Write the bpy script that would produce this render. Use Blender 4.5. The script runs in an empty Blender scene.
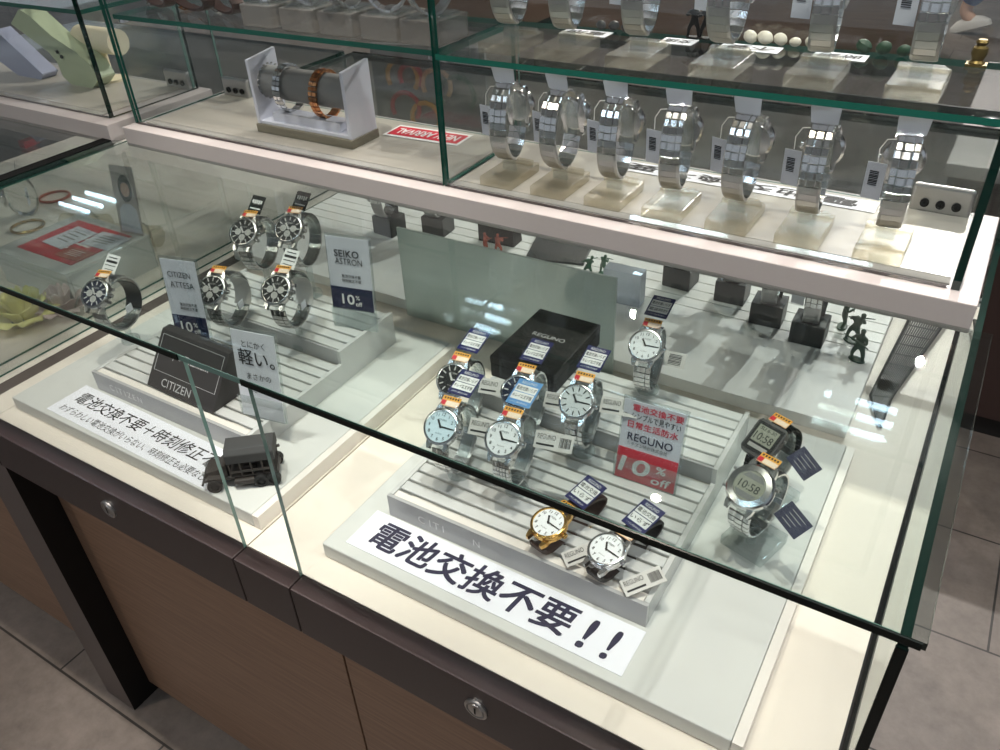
import bpy, bmesh, math, random
from mathutils import Matrix, Vector
random.seed(7)
D = bpy.data
SC = bpy.context.scene
COL = SC.collection
F0 = 0.67            # room floor is z = 0, the counter deck is at this height; below, z is given from the deck
R = math.radians
PI = math.pi

# ---------------------------------------------------------------- camera, world, exposure
cam_d = D.cameras.new('camera'); cam = D.objects.new('camera', cam_d); COL.objects.link(cam); SC.camera = cam
cam_d.sensor_width = 36; cam_d.lens = 802.9 / 1000 * 36; cam_d.clip_start = .02; cam_d.clip_end = 60
cr = Vector((.85337745, .5196314, -.04159491)); cu = Vector((-.27221585, .51225547, .81455072)); cf = Vector((-.44457335, .68379642, -.57859917))
m = Matrix((cr, cu, -cf)).transposed().to_4x4(); m.translation = (.66046, -.35446, .64651 + F0); cam.matrix_world = m
SC.view_settings.view_transform = 'Standard'; SC.view_settings.look = 'None'
SC.view_settings.exposure = -0.22; SC.view_settings.gamma = 1; SC.view_settings.use_curve_mapping = False
SC.cycles.use_denoising = True
SC.cycles.transparent_max_bounces = 40; SC.cycles.max_bounces = 10; SC.cycles.transmission_bounces = 8
SC.cycles.caustics_reflective = False; SC.cycles.caustics_refractive = False
SC.cycles.sample_clamp_indirect = 4
W = D.worlds.new('world'); SC.world = W; W.use_nodes = True
W.node_tree.nodes['Background'].inputs[0].default_value = (.86, .92, 1, 1)
W.node_tree.nodes['Background'].inputs[1].default_value = .52

CEIL = 1.93
def spot(name, x, y, e, col, size=55, rad=.016, aim=None):
    l = D.lights.new(name, 'SPOT'); l.energy = e; l.color = col; l.spot_size = R(size * 2); l.spot_blend = .6; l.shadow_soft_size = rad
    o = D.objects.new(name, l); COL.objects.link(o); p = Vector((x, y, CEIL - .03 + F0)); o.location = p
    t = Vector(aim or (.2, .2, 0)) + Vector((0, 0, F0)); o.rotation_euler = (t - p).to_track_quat('-Z', 'Y').to_euler(); return o
WARM = (1, .88, .75); NEUT = (1, .95, .9); COOL = (.82, .93, 1)
SPOTS = [(.65, 3.0, 280, NEUT), (.40, 2.85, 50, WARM), (-.6, 2.8, 45, WARM), (1.9, .4, 100, NEUT), (.30, .0, 110, WARM, 34, (.3, .1, 0)), (.60, .06, 105, NEUT, 17, (.5, .2, 0)), (-.20, .04, 120, NEUT, 15, (-.12, .16, 0)), (-.02, 1.67, 50, WARM)]
FILLS = [(-1.1, -1.0, 70, WARM), (.9, -1.2, 25, NEUT), (-1.6, 4.4, 150, NEUT), (.5, 4.6, 130, NEUT), (-3.6, 4.6, 150, NEUT), (-.6, 6.6, 150, NEUT)]  # fill spots added to brighten the dim far and front floor
for s_ in SPOTS: spot('spot_beam', *s_[:4], *(s_[4:5] or (55,)), aim=(s_[5] if len(s_) > 5 else None))
for sx, sy, e, c in FILLS: spot('spot_beam', sx, sy, e, c, 60, .05, (sx, sy, -1))

# ---------------------------------------------------------------- materials
def lin(c):
    return tuple((v / 12.92 if v <= .04045 else ((v + .055) / 1.055) ** 2.4) for v in [x / 255 for x in c]) + (1,)
def mat(name, c, rough=.5, metal=0, spec=.5, noise=0, nscale=40, coat=0):
    M_ = D.materials.new(name); M_.use_nodes = True; nt = M_.node_tree; b = nt.nodes['Principled BSDF']
    col = lin(c); b.inputs['Base Color'].default_value = col; b.inputs['Roughness'].default_value = rough
    b.inputs['Metallic'].default_value = metal; b.inputs['Specular IOR Level'].default_value = spec
    if coat: b.inputs['Coat Weight'].default_value = coat; b.inputs['Coat Roughness'].default_value = .05
    if noise:
        tc = nt.nodes.new('ShaderNodeTexCoord'); n = nt.nodes.new('ShaderNodeTexNoise'); n.inputs['Scale'].default_value = nscale; n.inputs['Detail'].default_value = 4
        r = nt.nodes.new('ShaderNodeMix'); r.data_type = 'RGBA'
        r.inputs[6].default_value = tuple(v * (1 - noise) for v in col[:3]) + (1,); r.inputs[7].default_value = tuple(min(1, v * (1 + noise)) for v in col[:3]) + (1,)
        nt.links.new(tc.outputs['Object'], n.inputs['Vector']); nt.links.new(n.outputs['Fac'], r.inputs[0]); nt.links.new(r.outputs[2], b.inputs['Base Color'])
    return M_
def emit(name, c, s):
    M_ = D.materials.new(name); M_.use_nodes = True; nt = M_.node_tree; nt.nodes.clear()
    e = nt.nodes.new('ShaderNodeEmission'); e.inputs[0].default_value = lin(c); e.inputs[1].default_value = s
    o = nt.nodes.new('ShaderNodeOutputMaterial'); nt.links.new(e.outputs[0], o.inputs[0]); return M_
def clear(name, tint, f0=.04, fmax=.9, diffuse=None, dfac=0, rough=0.0, transl=0):
    """thin clear sheet: straight transmission with a tint, mirror reflection that grows towards grazing angles"""
    M_ = D.materials.new(name); M_.use_nodes = True; nt = M_.node_tree; nt.nodes.clear(); N = nt.nodes.new; L = nt.links.new
    tr = N('ShaderNodeBsdfTransparent'); tr.inputs[0].default_value = lin(tint)
    gl = N('ShaderNodeBsdfGlossy'); gl.inputs['Roughness'].default_value = rough; gl.inputs[0].default_value = (.95, .98, .97, 1)
    lw = N('ShaderNodeLayerWeight'); lw.inputs[0].default_value = .5
    p = N('ShaderNodeMath'); p.operation = 'POWER'; p.inputs[1].default_value = 5; L(lw.outputs['Facing'], p.inputs[0])
    a = N('ShaderNodeMath'); a.operation = 'MULTIPLY_ADD'; a.inputs[1].default_value = fmax - f0; a.inputs[2].default_value = f0; L(p.outputs[0], a.inputs[0])
    mx = N('ShaderNodeMixShader'); L(a.outputs[0], mx.inputs[0])
    base = tr
    if diffuse:
        df = N('ShaderNodeBsdfDiffuse'); df.inputs[0].default_value = lin(diffuse)
        if transl:
            tl = N('ShaderNodeBsdfTranslucent'); tl.inputs[0].default_value = lin(diffuse); m3 = N('ShaderNodeMixShader'); m3.inputs[0].default_value = transl
            L(df.outputs[0], m3.inputs[1]); L(tl.outputs[0], m3.inputs[2]); df = m3
        m2 = N('ShaderNodeMixShader'); m2.inputs[0].default_value = dfac
        L(tr.outputs[0], m2.inputs[1]); L(df.outputs[0], m2.inputs[2]); base = m2
    L(base.outputs[0], mx.inputs[1]); L(gl.outputs[0], mx.inputs[2])
    o = N('ShaderNodeOutputMaterial'); L(mx.outputs[0], o.inputs[0]); return M_
def wood(name, c1, c2, sc=(2, 60, 60), bump=0):
    M_ = D.materials.new(name); M_.use_nodes = True; nt = M_.node_tree; b = nt.nodes['Principled BSDF']; N = nt.nodes.new; L = nt.links.new
    tc = N('ShaderNodeTexCoord'); mp = N('ShaderNodeMapping'); mp.inputs['Scale'].default_value = sc
    n = N('ShaderNodeTexNoise'); n.inputs['Scale'].default_value = 4; n.inputs['Detail'].default_value = 6; n.inputs['Roughness'].default_value = .7
    r = N('ShaderNodeValToRGB'); r.color_ramp.elements[0].position = .3; r.color_ramp.elements[1].position = .7
    r.color_ramp.elements[0].color = lin(c1); r.color_ramp.elements[1].color = lin(c2)
    L(tc.outputs['Object'], mp.inputs[0]); L(mp.outputs[0], n.inputs['Vector']); L(n.outputs['Fac'], r.inputs[0]); L(r.outputs[0], b.inputs['Base Color'])
    b.inputs['Roughness'].default_value = .5; return M_
def tile_mat(name):
    M_ = D.materials.new(name); M_.use_nodes = True; nt = M_.node_tree; b = nt.nodes['Principled BSDF']; N = nt.nodes.new; L = nt.links.new
    tc = N('ShaderNodeTexCoord'); mp = N('ShaderNodeMapping'); mp.inputs['Location'].default_value = (.59 + .3, .03, 0)
    br = N('ShaderNodeTexBrick'); br.inputs['Scale'].default_value = 1; br.inputs['Brick Width'].default_value = .6; br.inputs['Row Height'].default_value = .3
    br.inputs['Mortar Size'].default_value = .0022; br.inputs['Mortar'].default_value = lin((44, 41, 39)); br.offset = .5
    br.inputs['Color1'].default_value = lin((124, 116, 110)); br.inputs['Color2'].default_value = lin((115, 108, 102))
    n = N('ShaderNodeTexNoise'); n.inputs['Scale'].default_value = 26; n.inputs['Detail'].default_value = 8; n.inputs['Roughness'].default_value = .72
    n2 = N('ShaderNodeTexNoise'); n2.inputs['Scale'].default_value = 5; n2.inputs['Detail'].default_value = 3
    r = N('ShaderNodeValToRGB'); r.color_ramp.elements[0].position = .3; r.color_ramp.elements[1].position = .72
    r.color_ramp.elements[0].color = (.55, .53, .51, 1); r.color_ramp.elements[1].color = (1.15, 1.12, 1.1, 1)
    mx = N('ShaderNodeMix'); mx.data_type = 'RGBA'; mx.blend_type = 'MULTIPLY'; mx.inputs[0].default_value = 1
    ad = N('ShaderNodeMath'); ad.operation = 'MULTIPLY_ADD'; ad.inputs[1].default_value = .35; L(n2.outputs['Fac'], ad.inputs[0])
    ml = N('ShaderNodeMath'); ml.operation = 'MULTIPLY'; ml.inputs[1].default_value = .65; L(n.outputs['Fac'], ml.inputs[0]); L(ml.outputs[0], ad.inputs[2])
    L(tc.outputs['Object'], mp.inputs[0]); L(mp.outputs[0], br.inputs['Vector']); L(tc.outputs['Object'], n.inputs['Vector']); L(tc.outputs['Object'], n2.inputs['Vector'])
    L(ad.outputs[0], r.inputs[0]); L(br.outputs['Color'], mx.inputs[6]); L(r.outputs[0], mx.inputs[7]); L(mx.outputs[2], b.inputs['Base Color'])
    b.inputs['Roughness'].default_value = .55; return M_

M = dict(
    tile=tile_mat('stone_tile'), ceil=mat('ceiling_paint', (200, 200, 198), .9), wall=mat('wall_paint', (120, 112, 104), .9),
    deck=mat('cream_deck', (229, 220, 208), .45, noise=.04, nscale=14), plinth=mat('pale_grey_board', (208, 209, 205), .5, noise=.02, nscale=30),
    slab=mat('white_board', (174, 167, 165), .45, noise=.02, nscale=200), insert=mat('satin_insert', (176, 171, 161), .3, noise=.03, nscale=16), gloss=mat('glossy_strip', (168, 166, 160), .02), gunmetal=mat('gunmetal', (96, 95, 96), .38, .9),
    rail=mat('dark_brown_rail', (52, 42, 42), .3, noise=.25, nscale=300), wood=wood('brown_wood', (112, 86, 68), (141, 112, 91)),
    black=mat('black_board', (11, 10, 10), .5, spec=.3), soot=mat('matt_black', (22, 22, 22), .7), gasket=mat('black_gasket', (6, 17, 15), .25, spec=.3), rubber=mat('black_rubber', (7, 7, 7), .85, spec=.15),
    legm=mat('grey_brown_leg', (86, 76, 72), .5), pane=clear('clear_glass', (251, 252, 252)), panetop=clear('faintly_green_glass', (235, 239, 238)), edge=mat('dark_green_glass_edge', (6, 36, 30), .06, spec=.7),
    teal=mat('teal_glass_edge', (26, 92, 79), .08, spec=.7), pale=mat('pale_glass_edge', (104, 134, 126), .1, spec=.6),
    acryl=clear('clear_acrylic', (243, 246, 246), f0=.07, diffuse=(235, 238, 238), dfac=.06), acryl2=clear('cloudy_acrylic', (243, 240, 232), f0=.06, diffuse=(222, 216, 204), dfac=.05, rough=.22),
    frost=clear('frosted_sheet', (176, 188, 182), f0=.07, diffuse=(222, 229, 225), dfac=.9, rough=.06, transl=.6), slat=clear('slat_acrylic', (244, 247, 247), f0=.06, diffuse=(238, 238, 236), dfac=.68),
    tray=mat('satin_grey_tray', (176, 176, 176), .35, noise=.03), trayw=mat('white_tray', (232, 226, 218), .4),
    steel=mat('polished_steel', (228, 228, 229), .18, 1), brush=mat('brushed_steel', (186, 185, 184), .34, 1), darksteel=mat('dark_titanium', (184, 182, 181), .26, 1),
    gold=mat('gold_plate', (222, 176, 98), .18, 1), rose=mat('rose_gold', (214, 150, 100), .2, 1),
    dialw=mat('white_dial', (238, 242, 244), .35), dials=mat('silver_dial', (206, 212, 212), .25), dialb=mat('pale_blue_dial', (205, 226, 236), .3),
    dialk=mat('black_dial', (16, 16, 18), .5, spec=.3), dialn=mat('navy_dial', (18, 26, 50), .5, spec=.3), ink=mat('black_ink', (18, 18, 22), .6), inkn=mat('navy_ink', (28, 26, 58), .6),
    white=mat('white_paint', (238, 238, 236), .5), paper=mat('white_paper', (238, 239, 246), .6), papg=mat('grey_white_card', (214, 217, 226), .6), navy=mat('navy_card', (27, 29, 88), .45), navyd=mat('dark_navy_card', (28, 32, 66), .45),
    bluec=mat('pale_blue_card', (96, 150, 206), .4), orange=mat('orange_sticker', (240, 190, 140), .5), red=mat('red_card', (204, 28, 52), .5), redink=mat('red_ink', (206, 24, 60), .6), peach=mat('peach_panel', (248, 226, 204), .5), yellow=mat('yellow_sticker', (242, 172, 62), .5),
    silvert=mat('silver_tag', (206, 204, 200), .45), lbrown=mat('brown_leather', (62, 40, 34), .55), lblack=mat('black_leather', (24, 23, 24), .5), lcd=mat('grey_green_lcd', (150, 152, 138), .6, spec=.2),
    tab=clear('frosted_plastic_tab', (206, 210, 216), f0=.06, diffuse=(226, 229, 236), dfac=.6, transl=.6), haze=clear('cloudy_block_plastic', (226, 222, 216), f0=.06, diffuse=(186, 182, 178), dfac=.35), plaque=mat('charcoal_plaque', (54, 51, 51), .55, noise=.06, nscale=200), plaqueink=mat('silver_lettering', (208, 208, 208), .4),
    velvet=mat('grey_suede', (128, 128, 126), .8), pwhite=mat('lacquered_white', (214, 216, 226), .3), oak=wood('grey_oak', (104, 98, 84), (136, 130, 112), (3, 40, 90)),
    green=mat('green_plastic', (24, 92, 62), .45), dgreen=mat('dark_green_plastic', (36, 66, 46), .5), redp=mat('red_brown_plastic', (176, 84, 66), .5), stand=mat('dark_stand', (40, 42, 42), .4), smoke=clear('smoky_acrylic', (120, 126, 128), f0=.07, diffuse=(90, 96, 98), dfac=.35),
    gunk=mat('worn_black_plastic', (50, 45, 42), .5, noise=.3, nscale=60), gunk2=mat('dark_grey_cloth', (62, 62, 62), .8), lime=mat('sage_green_plastic', (178, 190, 158), .45), bluegrey=mat('blue_grey_card', (158, 164, 186), .5), cream=mat('cream_suede', (226, 216, 186), .7),
    rosey=mat('yellow_petal', (236, 230, 150), .6), rosep=mat('pink_petal', (214, 190, 188), .6), stone=mat('dark_stone', (70, 72, 74), .35, noise=.4, nscale=80), shell=mat('white_shell', (226, 220, 204), .4, noise=.1, nscale=90), brass=mat('aged_brass', (112, 94, 50), .4, .7), 
    jeans=mat('blue_denim', (84, 104, 150), .85, noise=.2, nscale=60), skin=mat('skin', (206, 160, 132), .6), shirt=mat('grey_shirt', (96, 98, 104), .8), hair=mat('dark_hair', (30, 24, 22), .6), shoe=mat('pale_shoe', (212, 206, 196), .6), maroon=mat('maroon_panel', (62, 46, 43), .5),
    tube=emit('tube_light', (214, 236, 255), 26), lens=emit('downlight_lens', (255, 238, 214), 9), grey=mat('mid_grey', (120, 120, 120), .5), cable=mat('black_wire', (26, 26, 26), .4),
    face=mat('portrait_print', (190, 180, 175), .5, noise=.3, nscale=25),
)

# ---------------------------------------------------------------- helpers
I4 = Matrix()
def basis(o, x, y, z=None):
    x = Vector(x).normalized(); y = Vector(y).normalized(); z = Vector(z).normalized() if z is not None else x.cross(y)
    mm = Matrix((x, y, z)).transposed().to_4x4(); mm.translation = o; return mm
class MB:
    def __init__(s): s.v = []; s.f = []; s.mi = []; s.sm = []
    def add(s, vs, fs, mi=0, T=I4, sm=False):
        n = len(s.v); s.v += [tuple(T @ Vector(v)) for v in vs]; s.f += [tuple(i + n for i in f) for f in fs]
        s.mi += (mi if isinstance(mi, list) else [mi] * len(fs)); s.sm += [sm] * len(fs); return s
    def box(s, x0, x1, y0, y1, z0, z1, mi=0, T=I4):
        return s.add([(x0, y0, z0), (x1, y0, z0), (x1, y1, z0), (x0, y1, z0), (x0, y0, z1), (x1, y0, z1), (x1, y1, z1), (x0, y1, z1)],
                     [(0, 3, 2, 1), (4, 5, 6, 7), (0, 1, 5, 4), (1, 2, 6, 5), (2, 3, 7, 6), (3, 0, 4, 7)], mi, T)
    def prism(s, pts, z0, z1, mi=0, T=I4, sm=False):
        n = len(pts)
        a = sum(pts[i][0] * pts[(i + 1) % n][1] - pts[(i + 1) % n][0] * pts[i][1] for i in range(n))
        if a < 0: pts = pts[::-1]
        s.add([(x, y, z0) for x, y in pts] + [(x, y, z1) for x, y in pts], [tuple(range(n - 1, -1, -1)), tuple(range(n, 2 * n))], mi, T)
        return s.add([(x, y, z0) for x, y in pts] + [(x, y, z1) for x, y in pts], [(i, (i + 1) % n, n + (i + 1) % n, n + i) for i in range(n)], mi, T, sm)
    def lathe(s, prof, seg=24, mi=0, T=I4, sm=True, sx=1, sy=1, cap=True):
        vs = []; fs = []
        for r, h in prof:
            for k in range(seg): a = 2 * PI * k / seg; vs.append((r * math.cos(a) * sx, r * math.sin(a) * sy, h))
        for j in range(len(prof) - 1):
            for k in range(seg): k2 = (k + 1) % seg; fs.append((j * seg + k, j * seg + k2, (j + 1) * seg + k2, (j + 1) * seg + k))
        if not cap: return s.add(vs, fs, mi, T, sm)
        fs.append(tuple(range(seg - 1, -1, -1))); fs.append(tuple((len(prof) - 1) * seg + k for k in range(seg)))
        s.add(vs, fs, mi, T, sm); s.sm[-1] = s.sm[-2] = False; return s
    def tube(s, pts, r, seg=8, mi=0, T=I4, closed=False, sm=True):
        pts = [Vector(p) for p in pts]; n = len(pts); rr = r if isinstance(r, (list, tuple)) else [r] * n; vs = []; fs = []; pu = None
        for i, p in enumerate(pts):
            if closed: t = pts[(i + 1) % n] - pts[i - 1]
            else: t = pts[min(i + 1, n - 1)] - pts[max(i - 1, 0)]
            t.normalize()
            u = pu - t * pu.dot(t) if pu is not None else t.orthogonal()
            if u.length < 1e-6: u = t.orthogonal()
            u.normalize(); pu = u; w = t.cross(u)
            for k in range(seg): a = 2 * PI * k / seg; vs.append(p + (u * math.cos(a) + w * math.sin(a)) * rr[i])
        for j in range(n if closed else n - 1):
            j2 = (j + 1) % n
            for k in range(seg): k2 = (k + 1) % seg; fs.append((j * seg + k, j * seg + k2, j2 * seg + k2, j2 * seg + k))
        if not closed: fs.append(tuple(range(seg - 1, -1, -1))); fs.append(tuple((n - 1) * seg + k for k in range(seg)))
        return s.add(vs, fs, mi, T, sm)
    def quad(s, w, h, mi=0, T=I4):     # centred rectangle with a thin body
        return s.box(-w / 2, w / 2, -h / 2, h / 2, -.0002, 0.0002, mi, T)
    def build(s, name, mats, parent=None, loc=None, T=None, bevel=0, seg=2):
        me = D.meshes.new(name); me.from_pydata(s.v, [], s.f)
        for mm in (mats if isinstance(mats, (list, tuple)) else [mats]): me.materials.append(M[mm])
        me.polygons.foreach_set('material_index', s.mi); me.polygons.foreach_set('use_smooth', s.sm); me.update()
        if any(s.sm): me.set_sharp_from_angle(angle=R(38))
        o = D.objects.new(name, me); COL.objects.link(o)
        if parent is not None: o.parent = parent
        if T is not None: o.matrix_basis = T
        elif loc is not None: o.location = loc
        if bevel: b = o.modifiers.new('bevel', 'BEVEL'); b.width = bevel; b.segments = seg; b.limit_method = 'ANGLE'
        return o
def tag(o, label=None, cat=None, group=None, kind=None):
    if label: o['label'] = label
    if cat: o['category'] = cat
    if group: o['group'] = group
    if kind: o['kind'] = kind
    return o
def thing(name, label, cat, loc=(0, 0, 0), rz=0, group=None, T=None):
    o = D.objects.new(name, None); COL.objects.link(o); o.empty_display_size = .02
    if T is not None: o.matrix_basis = Matrix.Translation((0, 0, F0)) @ T
    else: o.location = (loc[0], loc[1], loc[2] + F0); o.rotation_euler = (0, 0, rz)
    return tag(o, label, cat, group)
def up(o, loc=(0, 0, 0)): o.location = (loc[0], loc[1], loc[2] + F0); return o
_tc = {}
def text_mesh(txt, bold=0, shear=0):
    k = (txt, bold, shear)
    if k in _tc: return _tc[k]
    cu_ = D.curves.new('t', 'FONT'); cu_.body = txt; cu_.size = 1; cu_.offset = bold; cu_.shear = shear; cu_.resolution_u = 3; cu_.align_x = 'LEFT'
    ob = D.objects.new('t', cu_); COL.objects.link(ob); dg = bpy.context.evaluated_depsgraph_get(); dg.update()
    me = D.meshes.new_from_object(ob.evaluated_get(dg)); D.objects.remove(ob); D.curves.remove(cu_)
    xs = [v.co.x for v in me.vertices]; ys = [v.co.y for v in me.vertices]
    cx, cy = (min(xs) + max(xs)) / 2, (min(ys) + max(ys)) / 2
    vs = [(v.co.x - cx, v.co.y - cy, 0) for v in me.vertices]; fs = [tuple(p.vertices) for p in me.polygons]
    _tc[k] = (vs, fs, max(xs) - min(xs), max(ys) - min(ys)); return _tc[k]
def text(mb, txt, x, y, w=None, h=None, mi=0, T=I4, bold=0, shear=0, z=.0006):
    """lettering centred at x, y on the plane of T; fits width w and / or height h; bold thickens the strokes"""
    vs, fs, tw, th = text_mesh(txt, 0, shear)
    sx = w / tw if w else h / th; sy = h / th if h else sx
    d = bold * max(sx, sy)
    for i, (ox, oy) in enumerate([(0, 0)] if not bold else [(-d, -d), (d, -d), (-d, d), (d, d)]):
        mb.add([(x + ox + v[0] * sx, y + oy + v[1] * sy, z + i * 2e-6) for v in vs], fs, mi, T)
    return mb
def skin_figure(name, J, E, matname, parent=None, loc=(0, 0, 0), rz=0, sub=2):
    """one continuous body grown from joints J = [(co, radius)] and edges E"""
    me = D.meshes.new(name); me.from_pydata([j[0] for j in J], E, []); me.materials.append(M[matname]); o = D.objects.new(name, me); COL.objects.link(o)
    sk = o.modifiers.new('skin', 'SKIN'); sk.use_smooth_shade = True
    lay = me.skin_vertices[0] if me.skin_vertices else None
    if lay is None:
        bm = bmesh.new(); bm.from_mesh(me); bm.verts.layers.skin.verify(); bm.to_mesh(me); bm.free(); lay = me.skin_vertices[0]
    for i, j in enumerate(J):
        r = j[1]; lay.data[i].radius = (r, r) if not isinstance(r, tuple) else r
    lay.data[0].use_root = True
    if sub: ss = o.modifiers.new('sub', 'SUBSURF'); ss.levels = sub; ss.render_levels = sub
    if parent is not None: o.parent = parent
    o.location = loc; o.rotation_euler = (0, 0, rz); return o
def struct(o, label=None): o['kind'] = 'structure'; return o
def copy_tree(o, parent=None):
    c = o.copy(); COL.objects.link(c); c.parent = parent
    for ch in list(o.children): copy_tree(ch, c)
    return c
def pane(name, parent, x0, x1, y0, y1, z0, z1, edge='edge', org=(0, 0, 0)):
    """glass sheet: big faces clear, the thin edges green"""
    d = [x1 - x0, y1 - y0, z1 - z0]; ax = d.index(min(d)); per = [2, 2, 1, 0, 1, 0]
    mi = [0 if p == ax else 1 for p in per]
    if name == 'front_pane': mi[0] = 2
    if name == 'top_pane': mi[4] = 0
    if name == 'rear_top_pane': mi[2] = 0
    return MB().box(x0 - org[0], x1 - org[0], y0 - org[1], y1 - org[1], z0 - org[2], z1 - org[2], mi).build(name, ['panetop' if 'top_pane' in name else 'pane', edge, 'rail'], parent)

# ---------------------------------------------------------------- setting
struct(MB().box(-9, 7, -5, 11, -.05, 0).build('floor', 'tile'))
struct(MB().box(-9, 7, -5, 11, CEIL + F0, CEIL + F0 + .05).build('ceiling', 'ceil'))
struct(MB().box(-9, 7, 11, 11.1, 0, CEIL + F0).build('wall_back', 'wall'))
def tube_lamp(x0, x1, y, i, where):
    t = thing('ceiling_tube_lamp', where, 'ceiling light', ((x0 + x1) / 2, y, CEIL - .05), group='ceiling tube lamps')
    h = (x1 - x0) / 2
    MB().box(-h - .03, h + .03, -.04, .24, .03, .05).build('housing', 'white', t)
    for k in range(3): MB().tube([(-h, k * .1, .012), (h, k * .1, .012)], .011, 10).build('tube', 'tube', t)
for i, (a, b, y) in enumerate([(.35, .63, 2.37), (-1.40, -1.08, 2.34), (-1.01, -.44, 3.69), (-.17, .31, 3.69), (-4.5, -4.2, 2.35), (.9, 1.5, -.2), (-.6, 0, -1.2), (1.5, 2.1, 1.5), (-2.6, -2, -.9)]):
    tube_lamp(a, b, y, i, 'white ceiling lamp with three slim tubes above the shop floor')
DL = [(s[0], s[1]) for s in SPOTS + FILLS] + [(-1.05, 2.95), (.65, 3.09)]  # rims and lenses are also built at the added fill spots
for x, y in DL:
    t = thing('ceiling_downlight', 'round recessed ceiling downlight with a white rim', 'ceiling light', (x, y, CEIL - .012), group='ceiling downlights')
    MB().lathe([(.032, 0), (.045, 0), (.045, .012), (.032, .012)], 24).build('rim', 'white', t)
    MB().lathe([(.028, .004), (.028, .006)], 24).build('lens', 'lens', t)

# ---------------------------------------------------------------- counter cabinets (base)
BACK = .92
def cabinet(name, label, x0, x1, rx0, rx1, lock_x=None, deck_x=None, legs=(), panel=True):
    t = thing(name, label, 'cabinet', (x0, 0, -F0)); o = (x0, 0, -F0)
    def bx(n, mt, a, b, c, d, e, f, bev=0): return MB().box(a - x0, b - x0, c, d, e + F0, f + F0).build(n, mt, t, bevel=bev)
    bx('front_rail', 'rail', rx0, rx1, -.016, .006, -.072, 0, .0015)
    dx = deck_x or (x0, x1)
    bx('deck_board', 'deck', dx[0], dx[1], .006, BACK - .02, -.02, 0)
    bx('back_rail', 'rail', rx0, rx1, BACK - .02, BACK + .01, -.072, 0)
    if panel:
        bx('front_panel', 'wood', x0 + .001, x1 - .001, .03, .05, -.635, -.0725)
        bx('back_panel', 'wood', x0 + .001, x1 - .001, BACK - .04, BACK - .02, -.635, -.072)
        bx('plinth_base', 'soot', x0 + .01, x1 - .01, .12, BACK - .1, -F0, -.06)
    for lx in legs: bx('leg', 'black', lx, lx + .07, -.012, .045, -F0, -.073)
    if lock_x is not None:
        T = Matrix.Translation((lock_x - x0, -.016, F0 - .033)) @ Matrix.Rotation(PI / 2, 4, 'X')
        lk = MB().lathe([(.0125, 0), (.0125, .002), (.011, .003), (.0098, .003), (.0098, .0018), (.0085, .0018), (.008, .0028), (.001, .0034)], 28, T=T).build('cam_lock', 'brush', t)
        MB().box(-.0008, .0008, -.0045, .0045, .0034, .0038, T=T).build('keyhole', 'black', lk)
    return t
cabinet('counter_cabinet', 'brown wood counter cabinet with one lock under the left watch case', -.39, .168, -.39, .0862, lock_x=-.137, deck_x=(-.39, .0862))
cabinet('counter_cabinet', 'brown wood counter cabinet with one lock under the right watch case', .1695, .705, .1695, .705, lock_x=.396, deck_x=(.088, .6885))
cabinet('counter_cabinet', 'brown wood counter cabinet at the far left edge, only its panel showing', -1.35, -.47, -1.35, -.47, deck_x=(-1.35, -.47))
t = thing('joint_post', 'dark narrow post on a leg joining the two left counter cabinets', 'post', (-.43, 0, -F0))
MB().box(-.038, .0385, -.016, .006, F0 - .072, F0).build('front_rail', 'rail', t)
MB().box(-.038, .0385, -.013, .045, 0, F0 - .0725).build('leg', ['legm', 'black'], t)
ch = t.children[-1]
for p in ch.data.polygons: p.material_index = 0 if p.normal.y < -.5 else 1
MB().box(-.03, -.0035, .0062, BACK - .02, F0 - .02, F0 - .0005).build('joint_strip', 'legm', t)
for a, b in ((-.0392, -.0302), (-.0033, .0392)): MB().box(a, b, .0062, BACK - .02, F0 - .02, F0).build('deck_strip', 'deck', t)
t = thing('filler_rail', 'short dark brown filler rail between the two cabinet rails', 'rail', (.127, 0, -.04))
MB().box(-.0395, .0413, -.016, .0055, -.032, .04).build('rail_face', 'rail', t, bevel=.0015)

# ---------------------------------------------------------------- lower glass cases
HG, TG = .25, .006
t = thing('glass_showcase', 'long front glass showcase holding both watch risers', 'showcase', (.1, 0, 0)); og = (.1, 0, 0)
pane('front_pane', t, -.47, .087, .001, .005, 0.0005, HG - .001, 'pale', og)
pane('front_pane', t, .169, .6915, .001, .005, 0.0005, HG - .001, 'pale', og)
pane('top_pane', t, -.4806, .706, -.002, .3595, HG, HG + TG, 'edge', og)
pane('rear_top_pane', t, -.4806, .706, .5625, BACK, HG, HG + TG, 'edge', og)
pane('left_side_pane', t, -.4786, -.4736, .008, BACK, .0005, HG - .001, 'teal', og)
pane('right_side_pane', t, .692, .698, 0, BACK, .0005, HG - .001, 'edge', og)
pane('back_pane', t, -.47, .691, BACK - .008, BACK - .002, 0.0005, HG - .001, 'edge', og)
for a, b in ((-.4806, .087), (.167, .7035)): MB().box(a - .1, b - .1, -.0036, -.0021, HG, HG + TG - .0002).build('edge_seal', 'gasket', t)
MB().box(.087 - .1, .167 - .1, -.0024, -.0021, HG, HG + TG).build('bare_edge', 'pale', t)
MB().box(.6915 - .1, .6985 - .1, -.003, -.0005, .0005, HG - .005).build('corner_seal', 'gasket', t)
MB().box(-.4806 - .1, .706 - .1, BACK + .0003, BACK + .004, HG - .007, HG + TG + .001).build('edge_seal', 'rubber', t)
MB().box(.6903 - .1, .6918 - .1, .008, BACK - .02, .0003, .0025).build('floor_seal', 'rubber', t)
t = thing('glass_showcase', 'far left glass showcase with leaflets and a yellow rose inside', 'showcase', (-.9, 0, 0)); og = (-.9, 0, 0)
pane('front_pane', t, -1.34, -.505, .0, .006, 0.0005, HG - .001, 'pale', og)
pane('top_pane', t, -1.34, -.502, -.002, .354, HG, HG + TG, 'edge', og)
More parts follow.
